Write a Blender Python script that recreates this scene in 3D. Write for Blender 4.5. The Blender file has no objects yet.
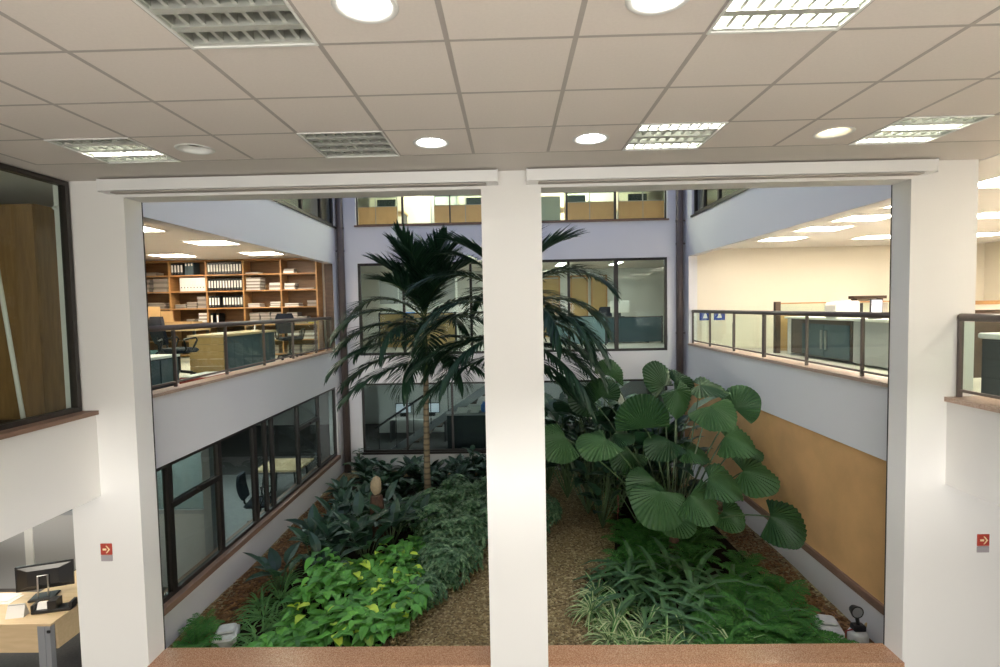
import bpy, math, random
from mathutils import Vector, Matrix
C = bpy.context.scene.collection
R = math.radians
rng = random.Random(7)

# ------------------------------------------------------------------ mesh helpers
class MB:
    """collects faces and links them as ONE mesh object"""
    def __init__(s): s.v = []; s.f = []; s.m = []
    def add(s, vs, fs, mi=0):
        b = len(s.v); s.v.extend([tuple(p) for p in vs])
        for f in fs: s.f.append(tuple(b + i for i in f)); s.m.append(mi)
        return s
    def box(s, x0, x1, y0, y1, z0, z1, mi=0):
        x0, x1 = sorted((x0, x1)); y0, y1 = sorted((y0, y1)); z0, z1 = sorted((z0, z1))
        v = [(x0,y0,z0),(x1,y0,z0),(x1,y1,z0),(x0,y1,z0),(x0,y0,z1),(x1,y0,z1),(x1,y1,z1),(x0,y1,z1)]
        return s.add(v, [(0,3,2,1),(4,5,6,7),(0,1,5,4),(1,2,6,5),(2,3,7,6),(3,0,4,7)], mi)
    def hexa(s, bot, top, mi=0):
        return s.add(list(bot) + list(top), [(0,3,2,1),(4,5,6,7),(0,1,5,4),(1,2,6,5),(2,3,7,6),(3,0,4,7)], mi)
    def rbox(s, x0, x1, y0, y1, z0, z1, r=.01, mi=0):
        """box with chamfered vertical edges and top edges"""
        def ring(x0, x1, y0, y1, z, c):
            return [(x0+c,y0,z),(x1-c,y0,z),(x1,y0+c,z),(x1,y1-c,z),(x1-c,y1,z),(x0+c,y1,z),(x0,y1-c,z),(x0,y0+c,z)]
        rs = [ring(x0+r, x1-r, y0+r, y1-r, z0, r), ring(x0, x1, y0, y1, z0+r, r), ring(x0, x1, y0, y1, z1-r, r), ring(x0+r, x1-r, y0+r, y1-r, z1, r)]
        vs = [p for q in rs for p in q]; fs = [tuple(range(7,-1,-1)), tuple(range(24,32))]
        for k in range(3):
            for i in range(8): fs.append((k*8+i, k*8+(i+1)%8, k*8+8+(i+1)%8, k*8+8+i))
        return s.add(vs, fs, mi)
    def tube(s, pts, rad, n=10, mi=0, cap=True):
        pts = [Vector(p) for p in pts]
        if not isinstance(rad, (list, tuple)): rad = [rad]*len(pts)
        vs = []; fs = []; a = None
        for i, p in enumerate(pts):
            d = (pts[min(i+1, len(pts)-1)] - pts[max(i-1, 0)]).normalized()
            if a is None:
                a = d.orthogonal().normalized()
            a = (a - d*a.dot(d)).normalized(); b = d.cross(a)
            for k in range(n):
                t = 2*math.pi*k/n; vs.append(p + (a*math.cos(t) + b*math.sin(t))*rad[i])
        for i in range(len(pts)-1):
            for k in range(n):
                fs.append((i*n+k, i*n+(k+1)%n, (i+1)*n+(k+1)%n, (i+1)*n+k))
        if cap: fs.append(tuple(range(n-1,-1,-1))); fs.append(tuple((len(pts)-1)*n + k for k in range(n)))
        return s.add(vs, fs, mi)
    def lathe(s, prof, c=(0,0,0), n=24, mi=0):
        vs = []; fs = []
        for r, z in prof:
            for k in range(n):
                t = 2*math.pi*k/n; vs.append((c[0]+r*math.cos(t), c[1]+r*math.sin(t), c[2]+z))
        for i in range(len(prof)-1):
            for k in range(n): fs.append((i*n+k, i*n+(k+1)%n, (i+1)*n+(k+1)%n, (i+1)*n+k))
        return s.add(vs, fs, mi)
    def build(s, name, mat, parent=None, smooth=False, loc=None):
        me = bpy.data.meshes.new(name); me.from_pydata(s.v, [], s.f)
        for mt in (mat if isinstance(mat, (list, tuple)) else [mat]): me.materials.append(mt)
        me.polygons.foreach_set('material_index', s.m)
        if smooth: me.polygons.foreach_set('use_smooth', [True]*len(s.f))
        me.update()
        o = bpy.data.objects.new(name, me); C.objects.link(o)
        if parent: o.parent = parent
        if loc: o.location = loc
        return o

def tag(o, label, cat, group=None, kind=None):
    o['label'] = label; o['category'] = cat
    if group: o['group'] = group
    if kind: o['kind'] = kind
    return o
def thing(name, label, cat, loc=(0,0,0), rz=0, group=None):
    o = bpy.data.objects.new(name, None); C.objects.link(o)
    o.empty_display_size = .1
    o.location = loc; o.rotation_euler = (0,0,rz)
    return tag(o, label, cat, group)
def struct(name, mb, mat, parent=None, smooth=False):
    o = mb.build(name, mat, parent, smooth)
    if not parent: o['kind'] = 'structure'
    return o
kids = {}
def children(o): return [c for c in bpy.data.objects if c.parent == o]
def dup(src, loc, rz=0, label=None, group=None, scale=None):
    if src.name not in kids:
        kids[src.name] = [(c, children(c)) for c in children(src)]
    r = src.copy(); C.objects.link(r); r.location = loc; r.rotation_euler = (0,0,rz)
    if label: r['label'] = label
    if group: r['group'] = group
    if scale: r.scale = (scale,)*3
    for c, gs in kids[src.name]:
        k = c.copy(); C.objects.link(k); k.parent = r
        for g in gs:
            q = g.copy(); C.objects.link(q); q.parent = k
    return r

# ------------------------------------------------------------------ materials
def new_mat(name):
    m = bpy.data.materials.new(name); m.use_nodes = True
    nt = m.node_tree; b = nt.nodes['Principled BSDF']
    return m, nt, b
def lin(c): return tuple(((x/255)/12.92 if x <= 10.3 else (((x/255)+.055)/1.055)**2.4) for x in c)
def paint(name, col, rough=.6, metal=0, spec=.5, noise=0, nscale=6, bump=0, bscale=120):
    m, nt, b = new_mat(name)
    b.inputs['Base Color'].default_value = (*col, 1); b.inputs['Roughness'].default_value = rough
    b.inputs['Metallic'].default_value = metal; b.inputs['Specular IOR Level'].default_value = spec
    tc = nt.nodes.new('ShaderNodeTexCoord')
    if noise:
        n = nt.nodes.new('ShaderNodeTexNoise'); n.inputs['Scale'].default_value = nscale; n.inputs['Detail'].default_value = 5
        r = nt.nodes.new('ShaderNodeValToRGB')
        r.color_ramp.elements[0].position = .3; r.color_ramp.elements[1].position = .7
        r.color_ramp.elements[0].color = (*[x*(1-noise) for x in col], 1); r.color_ramp.elements[1].color = (*[min(1, x*(1+noise)) for x in col], 1)
        nt.links.new(tc.outputs['Object'], n.inputs['Vector']); nt.links.new(n.outputs['Fac'], r.inputs['Fac']); nt.links.new(r.outputs['Color'], b.inputs['Base Color'])
    if bump:
        n = nt.nodes.new('ShaderNodeTexNoise'); n.inputs['Scale'].default_value = bscale
        bp = nt.nodes.new('ShaderNodeBump'); bp.inputs['Strength'].default_value = bump; bp.inputs['Distance'].default_value = .01
        nt.links.new(tc.outputs['Object'], n.inputs['Vector']); nt.links.new(n.outputs['Fac'], bp.inputs['Height']); nt.links.new(bp.outputs['Normal'], b.inputs['Normal'])
    return m
def emit(name, col, st):
    m, nt, b = new_mat(name)
    b.inputs['Base Color'].default_value = (.8,.8,.8,1)
    b.inputs['Emission Color'].default_value = (*col, 1); b.inputs['Emission Strength'].default_value = st
    return m
def wood(name, c1, c2, scale=(1,1,12), rough=.45):
    m, nt, b = new_mat(name)
    tc = nt.nodes.new('ShaderNodeTexCoord'); mp = nt.nodes.new('ShaderNodeMapping'); mp.inputs['Scale'].default_value = scale
    n = nt.nodes.new('ShaderNodeTexNoise'); n.inputs['Scale'].default_value = 3; n.inputs['Detail'].default_value = 6; n.inputs['Distortion'].default_value = .6
    r = nt.nodes.new('ShaderNodeValToRGB'); r.color_ramp.elements[0].position = .3; r.color_ramp.elements[1].position = .72
    r.color_ramp.elements[0].color = (*c1, 1); r.color_ramp.elements[1].color = (*c2, 1)
    nt.links.new(tc.outputs['Object'], mp.inputs['Vector']); nt.links.new(mp.outputs['Vector'], n.inputs['Vector'])
    nt.links.new(n.outputs['Fac'], r.inputs['Fac']); nt.links.new(r.outputs['Color'], b.inputs['Base Color'])
    b.inputs['Roughness'].default_value = rough
    return m
def glass(name, tint=(.93,.97,.95), gl=1.0, rough=.0):
    m = bpy.data.materials.new(name); m.use_nodes = True; nt = m.node_tree; nt.nodes.clear()
    out = nt.nodes.new('ShaderNodeOutputMaterial'); t = nt.nodes.new('ShaderNodeBsdfTransparent'); g = nt.nodes.new('ShaderNodeBsdfGlossy')
    t.inputs['Color'].default_value = (*tint, 1); g.inputs['Roughness'].default_value = rough
    lw = nt.nodes.new('ShaderNodeLayerWeight'); lw.inputs['Blend'].default_value = .5
    pw = nt.nodes.new('ShaderNodeMath'); pw.operation = 'POWER'; pw.inputs[1].default_value = 5
    mu = nt.nodes.new('ShaderNodeMath'); mu.operation = 'MULTIPLY_ADD'; mu.inputs[1].default_value = .8*gl; mu.inputs[2].default_value = .022*gl
    mx = nt.nodes.new('ShaderNodeMixShader')
    nt.links.new(lw.outputs['Facing'], pw.inputs[0]); nt.links.new(pw.outputs[0], mu.inputs[0]); nt.links.new(mu.outputs[0], mx.inputs[0]); nt.links.new(t.outputs[0], mx.inputs[1]); nt.links.new(g.outputs[0], mx.inputs[2]); nt.links.new(mx.outputs[0], out.inputs[0])
    return m
def speckle(name, cols, scale=160, rough=.25, bump=0):
    """stone made of many coloured grains"""
    m, nt, b = new_mat(name)
    tc = nt.nodes.new('ShaderNodeTexCoord'); v = nt.nodes.new('ShaderNodeTexVoronoi'); v.inputs['Scale'].default_value = scale
    sp = nt.nodes.new('ShaderNodeSeparateColor'); r = nt.nodes.new('ShaderNodeValToRGB'); r.color_ramp.interpolation = 'CONSTANT'
    n = len(cols)
    while len(r.color_ramp.elements) < n: r.color_ramp.elements.new(.5)
    for i, c in enumerate(cols): r.color_ramp.elements[i].position = i/n; r.color_ramp.elements[i].color = (*c, 1)
    nt.links.new(tc.outputs['Object'], v.inputs['Vector']); nt.links.new(v.outputs['Color'], sp.inputs[0]); nt.links.new(sp.outputs[0], r.inputs['Fac']); nt.links.new(r.outputs['Color'], b.inputs['Base Color'])
    if bump:
        bp = nt.nodes.new('ShaderNodeBump'); bp.inputs['Strength'].default_value = bump; bp.inputs['Distance'].default_value = .02; bp.invert = True
        nt.links.new(v.outputs['Distance'], bp.inputs['Height']); nt.links.new(bp.outputs['Normal'], b.inputs['Normal'])
    b.inputs['Roughness'].default_value = rough
    return m
def leafmat(name, cols, rough=.42, spec=.4, trans=.15):
    """each leaf (mesh island) takes its own colour from the ramp"""
    m, nt, b = new_mat(name)
    g = nt.nodes.new('ShaderNodeNewGeometry'); r = nt.nodes.new('ShaderNodeValToRGB')
    n = len(cols)
    while len(r.color_ramp.elements) < n: r.color_ramp.elements.new(.5)
    for i, c in enumerate(cols): r.color_ramp.elements[i].position = i/(n-1) if n > 1 else 0; r.color_ramp.elements[i].color = (*c, 1)
    if name.startswith('pothos'): r.color_ramp.elements[n-2].position = .94; r.color_ramp.elements[n-1].position = .97
    nt.links.new(g.outputs['Random Per Island'], r.inputs['Fac']); nt.links.new(r.outputs['Color'], b.inputs['Base Color'])
    b.inputs['Roughness'].default_value = rough; b.inputs['Specular IOR Level'].default_value = spec
    tr = nt.nodes.new('ShaderNodeBsdfTranslucent'); mx = nt.nodes.new('ShaderNodeMixShader'); mx.inputs[0].default_value = trans
    nt.links.new(r.outputs['Color'], tr.inputs['Color'])
    out = nt.nodes['Material Output']
    nt.links.new(b.outputs[0], mx.inputs[1]); nt.links.new(tr.outputs[0], mx.inputs[2]); nt.links.new(mx.outputs[0], out.inputs[0])
    return m

M = dict(
    white=paint('white_wall_paint', (.80,.785,.755), .55, bump=.04),
    atrium=paint('atrium_wall_paint', (.79,.775,.78), .6, bump=.05),
    cream=paint('cream_wall_paint', (.80,.735,.62), .6),
    greywall=paint('grey_wall_paint', (.42,.42,.42), .6),
    tile=paint('ceiling_tile', (.79,.72,.665), .85, noise=.02, nscale=60, bump=.15, bscale=300),
    tbar=paint('ceiling_grid_bar', (.46,.415,.38), .6),
    plaster=paint('ceiling_plaster', (.70,.65,.60), .8),
    orange=paint('orange_stucco', (.66,.39,.165), .7, noise=.10, nscale=2.2, bump=.3, bscale=60),
    granite=speckle('brown_granite', [(.42,.22,.125),(.52,.30,.185),(.34,.17,.09),(.60,.37,.235),(.46,.25,.145)], 170, .22),
    greyfloor=paint('grey_vinyl_floor', (.30,.31,.31), .4, noise=.05, nscale=8),
    bouncefloor=paint('bounce_landing_floor', (.74,.71,.67), .4, noise=.04, nscale=8),
    granite_lit=speckle('brown_granite_lit', [(.46,.32,.24),(.54,.40,.31),(.40,.27,.20),(.60,.46,.37),(.49,.35,.27)], 170, .3),  # brown granite with the bright light on the ledges put into its colour
    stripwood=wood('brown_sill', (.19,.11,.075), (.28,.17,.12), (6,1,6), .5),
    bronze=paint('dark_bronze_aluminium', (.022,.017,.014), .4, spec=.5),
    bronze2=paint('taupe_bronze_rail', (.12,.095,.085), .42),
    pipe=paint('brown_grey_pipe', (.105,.078,.068), .5, noise=.1, nscale=3),
    glassw=glass('window_glass', (.90,.94,.92), .6),
    glassm=glass('green_tinted_glass', (.82,.91,.89), .6),
    glassr=glass('railing_glass', (.88,.95,.92), 1.0),
    glassd=glass('dark_window_glass', (.74,.80,.79), 1.2),
    floor=paint('grey_carpet', (.12,.115,.115), .9, noise=.15, nscale=40),
    floor2=paint('beige_floor', (.58,.53,.46), .5, noise=.05, nscale=8),
    blind=paint('blind_cassette_white', (.78,.775,.76), .4),
    alu=paint('louvre_aluminium', (.60,.61,.56), .30, metal=.35),
    fixture=paint('fixture_white_enamel', (.80,.80,.77), .4),
    recess=paint('fixture_inside', (.50,.53,.48), .5),
    tubeoff=paint('unlit_tube', (.75,.74,.70), .3),
    tubeon=emit('lit_tube', (1,.97,.90), 42),
    lampon=emit('lit_downlight', (1,.985,.95), 26),
    lampwarm=emit('warm_downlight', (1,.80,.48), 5),
    office=emit('office_diffuser', (1,.92,.78), 12),
    office2=emit('office_diffuser_cool', (1,.97,.88), 16),
    office4=emit('office_diffuser_top', (1,.92,.74), 45),
    office3=emit('office_diffuser_dim', (.90,1,.98), 13),
    black=paint('black_plastic', (.012,.012,.013), .35),
    darkgrey=paint('dark_grey_plastic', (.05,.05,.055), .5),
    grey=paint('silver_grey_metal', (.33,.34,.36), .4, metal=.3),
    silver=paint('satin_silver', (.55,.55,.55), .3, metal=.9),
    maple=wood('pale_maple', (.60,.44,.25), (.68,.51,.31), (1,8,8)),
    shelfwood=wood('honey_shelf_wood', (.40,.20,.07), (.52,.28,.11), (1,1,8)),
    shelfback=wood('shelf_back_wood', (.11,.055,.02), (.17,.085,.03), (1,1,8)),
    cabinetwood=wood('wardrobe_wood', (.20,.105,.035), (.30,.165,.06), (9,9,1)),
    ochre=paint('ochre_panel', (.52,.34,.14), .55, noise=.05),
    ochre2=paint('ochre_screen_fabric', (.72,.43,.20), .6, noise=.05),
    darkwood=wood('dark_brown_wood', (.055,.03,.018), (.09,.05,.03), (1,1,8)),
    navy=paint('navy_fabric', (.012,.016,.03), .85),
    teal=paint('teal_fabric', (.06,.15,.14), .85),
    slate=paint('slate_panel', (.022,.032,.038), .6),
    bluegrey=paint('blue_grey_panel', (.06,.10,.12), .6),
    paper=paint('white_paper', (.80,.78,.74), .7),
    paper2=paint('grey_paper', (.36,.32,.28), .8),
    paper3=paint('dark_grey_paper', (.24,.21,.18), .8),
    card=paint('tan_cardboard', (.55,.36,.16), .8, noise=.06),
    blue=paint('bright_blue_plastic', (.03,.22,.70), .4),
    signblue=paint('sign_blue', (.02,.06,.38), .5),
    signred=paint('sign_red', (.42,.055,.035), .45),
    signtan=paint('sign_cream', (.86,.70,.42), .5),
    signgrey=paint('sign_grey', (.36,.33,.34), .5),
    red=paint('dull_red', (.35,.05,.03), .6),
    yellow=paint('dull_yellow', (.55,.45,.05), .6),
    screen=emit('lit_screen', (.75,.82,1), .7),
    dimscreen=emit('dim_screen', (.6,.75,1), .18),
    stone=paint('pale_stone', (.30,.235,.14), .75, noise=.2, nscale=9, bump=.4, bscale=30),
    concrete=paint('white_concrete', (.60,.60,.57), .8, noise=.12, nscale=14, bump=.3, bscale=60),
    stump=wood('rotten_stump', (.035,.018,.010), (.10,.045,.022), (8,8,2), .9),
    gravel=speckle('pea_gravel', [(.22,.155,.065),(.34,.26,.125),(.14,.095,.038),(.46,.37,.20),(.26,.19,.085),(.30,.215,.095)], 34, .8, .9),
    bark=speckle('bark_chips', [(.16,.075,.026),(.25,.125,.045),(.09,.042,.016),(.32,.17,.068)], 20, .85, .9),
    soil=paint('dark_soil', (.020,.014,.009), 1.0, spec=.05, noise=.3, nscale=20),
)
SKY, SKYLIGHT, FILL, EXPOSURE = .3, 95, (235, 430), 0.66
# ------------------------------------------------------------------ the setting (metres; garden ground z=0, camera at z=4.10)
LX, RX = -4.22, 4.25            # atrium side walls
FY0, FY1 = 5.06, 5.31           # front wall
BY0, BY1 = 12.90, 13.15         # back wall
F2, C1, C2 = 3.02, 2.36, 5.40   # upper floor, lower ceiling, upper ceiling
F3, C3 = 6.06, 8.45

mb = MB().box(-11.5, 11.5, -5.2, 20.2, -.15, 0); struct('floor', mb, M['floor'])
# garden ground: gently uneven gravel
def ground_z(x, y): return .055 + .018*math.sin(x*1.9+y*.7) + .014*math.sin(y*2.3-x*1.1)
g = MB(); nx, ny = 60, 54
vs = []; fs = []
for j in range(ny+1):
    for i in range(nx+1):
        x = LX + (RX-LX)*i/nx; y = FY1 + (BY0-FY1)*j/ny; vs.append((x, y, ground_z(x, y) + rng.uniform(-.006,.006)))
for j in range(ny):
    for i in range(nx): a = j*(nx+1)+i; fs.append((a, a+1, a+nx+2, a+nx+1))
g.add(vs, fs); struct('garden_ground', g, M['gravel'], smooth=True)

# front wall: parapet, granite sill, three pillars, beam
struct('wall_front', MB().box(-3.72, 3.80, FY0, FY1, 0, .50), M['white'])
struct('sill_1', MB().box(-3.722, -.256, FY0-.03, FY1+.02, .50, .55).box(.322, 3.802, FY0-.03, FY1+.02, .50, .55).box(-.256, .322, FY1, FY1+.02, .50, .55), M['granite'])
struct('pillar_1', MB().box(-4.41, -3.72, FY0, FY1, 0, 9.2), M['white'])
struct('pillar_2', MB().box(-.255, .32, FY0, FY1, 0, 9.2), M['white'])
struct('pillar_3', MB().box(3.80, 4.42, FY0, FY1, 0, 9.2), M['white'])
struct('beam_1', MB().box(-3.72, -.255, FY0, FY1, 5.235, 9.2), M['white'])
struct('beam_2', MB().box(.32, 3.80, FY0, FY1, 5.235, 9.2), M['white'])
struct('trim_1', MB().box(-3.72, -3.714, FY1-.006, FY1+.003, .55, 5.235).box(3.794, 3.80, FY1-.006, FY1+.003, .55, 5.235), M['bronze'])
struct('wall_lower_right', MB().box(4.42, 11.2, FY0, FY1, 0, 2.9), M['white'])

# spandrels of the front room, each side
struct('wall_left', MB().box(-4.41, -4.112, -5, FY0, 2.30, 3.12), M['white'])
struct('sill_2', MB().box(-4.41, -4.085, -5, FY0, 3.12, 3.16), M['stripwood'])
struct('wall_right', MB().box(4.177, 4.45, -5, FY0, 2.31, 3.12), M['white'])
struct('sill_3', MB().box(4.15, 4.50, -5, FY0, 3.12, 3.165), M['granite_lit'])

# shells around everything the openings show
struct('wall_outer_left', MB().box(-11.5, -11.3, -5.2, 20.2, 0, 9.2), M['cream'])
struct('wall_outer_right', MB().box(11.2, 11.4, -5.2, 20.2, 0, 9.2), M['cream'])
struct('wall_outer_back', MB().box(-11.5, 11.5, 18.6, 18.8, 0, 9.2), M['white'])
struct('floor_landing_bounce', MB().box(-4.11, 4.17, -5.2, 1.9, 2.36, 2.50), M['bouncefloor'])  # unseen landing under the camera, made wide and pale to bounce light upwards
struct('floor_inner', MB().box(-11.3, LX-.2, 7.65, 12.9, 0, .01), M['greyfloor'])
struct('ceiling_7', MB().box(4.45, 11.2, -5.2, 12.6, C2-.01, C2).box(-11.3, -4.42, -5.2, 12.9, C2-.01, C2), M['white'])
struct('wall_outer_front', MB().box(-11.5, 11.5, -5.4, -5.2, 0, 9.2), M['white'])
# floor slabs of the upper storeys
def slabs(name, z0, z1, mat):
    struct(name, MB().box(-11.3, -4.42, -5.2, 18.6, z0, z1).box(4.45, 11.2, -5.2, 18.6, z0, z1).box(-4.42, 4.45, BY1, 18.6, z0, z1), mat)
slabs('floor_2', 2.92, F2, M['floor2']); slabs('ceiling_2', C1, C1+.08, M['plaster'])
slabs('floor_3', 5.96, F3, M['floor2']); slabs('ceiling_3', C2, C2+.08, M['plaster'])
slabs('ceiling_4', C3, C3+.1, M['plaster'])
struct('slab_1', MB().box(-4.42, 4.45, -5.2, FY0, 5.62, 5.75), M['plaster'])
struct('slab_2', MB().box(-11.5, 11.5, -5.4, FY0, 9.2, 9.3).box(-11.5, LX, FY0, 18.8, 9.2, 9.3).box(RX, 11.5, FY0, 18.8, 9.2, 9.3).box(LX, RX, BY0, 18.8, 9.2, 9.3), M['plaster'])

# atrium side walls, storey by storey
struct('wall_atrium_left', MB().box(LX-.2, LX, FY1, BY0, 0, .52)
   .box(LX-.2, LX, FY1, BY0, 2.27, 3.12).box(LX-.2, LX, FY1, BY0, 5.23, 6.10)
   .box(LX-.2, LX, 12.46, BY0, .52, 2.27).box(LX-.2, LX, 12.50, BY0, 3.12, 5.23).box(LX-.2, LX, 12.80, BY0, 6.10, 8.3).box(LX-.2, LX, FY1, BY0, 8.3, 9.2), M['atrium'])
struct('sill_4', MB().box(LX-.2, LX+.03, FY1, 12.50, 3.12, 3.16), M['granite_lit'])
struct('trim_5', MB().box(LX-.2, LX+.002, 12.488, 12.499, 3.16, 5.22), M['darkwood'])
struct('sill_5', MB().box(LX-.22, LX+.06, FY1, 12.46, .52, .60), M['stripwood'])
struct('sill_6', MB().box(LX-.2, LX+.03, FY1, 12.82, 6.10, 6.14), M['bronze'])
struct('wall_atrium_right', MB().box(RX, RX+.2, FY1, BY0, 0, .48)
   .box(RX, RX+.2, FY1, BY0, 2.27, 3.12).box(RX, RX+.2, FY1, BY0, 5.23, 6.10)
   .box(RX, RX+.2, 12.52, BY0, 3.12, 5.23).box(RX, RX+.2, 12.30, BY0, 6.10, 8.3).box(RX, RX+.2, FY1, BY0, 8.3, 9.2), M['atrium'])
struct('wall_orange', MB().box(RX+.02, RX+.2, FY1, BY0, .56, 2.27), M['orange'])
struct('trim_2', MB().box(RX-.02, RX+.2, FY1, BY0, .48, .58), M['stripwood'])
struct('sill_7', MB().box(RX-.03, RX+.24, FY1, 12.52, 3.12, 3.165), M['granite_lit'])
struct('sill_8', MB().box(RX-.03, RX+.2, FY1, 12.32, 6.10, 6.14), M['bronze'])
# back wall with three wide openings
OX0, OX1 = -3.74, 3.86
bw = MB().box(LX-.2, OX0, BY0, BY1, 0, 9.2).box(OX1, RX+.2, BY0, BY1, 0, 9.2)
for z0, z1 in ((0,.50),(2.27,2.97),(5.25,6.14),(8.3,9.2)): bw.box(OX0, OX1, BY0, BY1, z0, z1)
struct('wall_back', bw, M['atrium'])
struct('sill_9', MB().box(OX0-.04, OX1+.04, BY0-.03, BY1, 6.14, 6.18), M['stripwood'])
struct('sill_10', MB().box(OX0-.02, OX1+.02, BY0-.03, BY1, .48, .53), M['bronze'])

# windows: frame + panes, one per opening
def window_x(name, x, y0, y1, z0, z1, mull, mat_g, fw=.06, trans=(), dep=.07):
    f = MB().box(x-dep/2, x+dep/2, y0, y1, z0, z0+fw).box(x-dep/2, x+dep/2, y0, y1, z1-fw, z1)
    f.box(x-dep/2, x+dep/2, y0, y0+fw, z0+fw, z1-fw).box(x-dep/2, x+dep/2, y1-fw, y1, z0+fw, z1-fw)
    for q in mull:
        q, w = q if isinstance(q, tuple) else (q, fw)
        f.box(x-dep/2, x+dep/2, q-w/2, q+w/2, z0+fw, z1-fw)
    for a, b, z in trans:
        f.box(x-dep/2, x+dep/2+.01, a, b, z-.035, z+.035)
    o = struct(name, f, M['bronze'])
    struct('window_pane', MB().box(x-.005, x+.005, y0+fw/2, y1-fw/2, z0+fw/2, z1-fw/2), mat_g, o)
    return o
def window_y(name, y, x0, x1, z0, z1, mull, mat_g, fw=.06, dep=.07, mat=None):
    f = MB().box(x0, x1, y-dep/2, y+dep/2, z0, z0+fw).box(x0, x1, y-dep/2, y+dep/2, z1-fw, z1)
    f.box(x0, x0+fw, y-dep/2, y+dep/2, z0+fw, z1-fw).box(x1-fw, x1, y-dep/2, y+dep/2, z0+fw, z1-fw)
    for q in mull:
        q, w = q if isinstance(q, tuple) else (q, fw)
        f.box(q-w/2, q+w/2, y-dep/2, y+dep/2, z0+fw, z1-fw)
    o = struct(name, f, mat or M['bronze'])
    struct('window_pane', MB().box(x0+fw/2, x1-fw/2, y-.005, y+.005, z0+fw/2, z1-fw/2), mat_g, o)
    return o
w1 = window_x('window_1', LX-.06, FY1, 12.46, .60, 2.27, [(6.31,.09),(7.42,.09),(8.47,.11),(8.86,.05),(9.12,.06),(10.24,.08),(11.35,.06)], M['glassd'], .05, [(6.31,7.42,1.72),(10.24,11.35,1.75)])
for yy in (6.92, 10.85):
    struct('window_handle', MB().box(LX-.03, LX+.015, yy-.10, yy+.10, 1.755, 1.775).box(LX+.0, LX+.03, yy-.10, yy-.03, 1.74, 1.79), M['bronze'], w1)
window_x('window_2', LX-.08, FY1, 12.80, 6.14, 8.3, [7.2, 9.1, 10.9, 12.0], M['glassd'], .07)
window_x('window_3', RX+.08, FY1, 12.30, 6.14, 8.3, [7.2, 9.1, 10.9, 11.7], M['glassd'], .07)
window_x('window_4', -4.27, -5, FY0-.02, 3.16, 5.39, [1.6], M['glassw'], .045)
window_y('window_5', BY0+.06, OX0, OX1, .53, 2.27, [-2.62, (-1.48,.05), (.06,.06), 1.5, 2.62], M['glassd'], .05)
window_y('window_6', BY0+.06, OX0, OX1, 2.97, 5.25, [-2.62, -.95, .4, 1.46, (2.62,.10)], M['glassm'], .06)
window_y('window_7', BY0+.10, OX0, OX1, 6.18, 8.3, [(-2.6,.05),(-1.43,.03),(.05,.04),(1.44,.04),(2.62,.05)], M['glassr'], .03)

window_y('fill_frame_upper', -5.08, -3.9, 3.9, 2.7, 4.7, [-1.95, 0, 1.95], M['glassw'], .06)  # unseen frame added around the upper fill light behind the camera
window_y('fill_frame_lower', -5.08, -3.9, 3.9, .15, 2.34, [-1.95, 0, 1.95], M['glassw'], .06)  # same made-up frame for the lower fill light
# ------------------------------------------------------------------ suspended ceiling over the front room
T = .625; GX = -.281; GY = 2.605
cols = range(-6, 7); rows = range(-11, 3)
fix_cells = {}   # (i,j) -> kind
for j in (-1, 2, -4, -7, -10):
    for i in (-5, -2, 2, 5): fix_cells[(i, j)] = 'louvre'
    for i in (-4, -1, 1, 4): fix_cells[(i, j)] = 'down'
cm = MB(); tb = MB(); x0g, x1g = GX-6*T, GX+7*T; y0g, y1g = GY-11*T, GY+3*T
for i in cols:
    for j in rows:
        k = fix_cells.get((i, j)); xa, ya = GX+i*T, GY+j*T; xb, yb = xa+T, ya+T
        if k == 'louvre': continue
        if k == 'down':      # a round hole in the tile
            n = 24; cx, cy, r = xa+T/2, ya+T/2, .115; vs = []; fs = []
            for q in range(n):
                t = 2*math.pi*q/n; cu, su = math.cos(t), math.sin(t); s_ = T/2/max(abs(cu), abs(su))
                vs += [(cx+r*cu, cy+r*su, C2), (cx+s_*cu, cy+s_*su, C2)]
            for q in range(n): a = 2*q; b = 2*((q+1) % n); fs.append((a, b, b+1, a+1))
            cm.add(vs, fs)
        else: cm.add([(xa,ya,C2),(xa,yb,C2),(xb,yb,C2),(xb,ya,C2)], [(0,1,2,3)])
struct('ceiling', cm, M['tile'])
for i in range(-6, 8): tb.box(GX+i*T-.013, GX+i*T+.013, y0g, y1g, C2-.0012, C2+.004)
for j in range(-11, 4): tb.box(x0g, x1g, GY+j*T-.010, GY+j*T+.010, C2-.001, C2+.003)
struct('trim_3', tb, M['tbar'])
struct('ceiling_5', MB().box(-4.42, x0g, -5.2, FY0, C2, C2+.03).box(x1g, 4.45, -5.2, FY0, C2, C2+.03).box(x0g, x1g, y1g, FY0, C2, C2+.03).box(x0g, x1g, -5.2, y0g, C2, C2+.03), M['plaster'])

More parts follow.
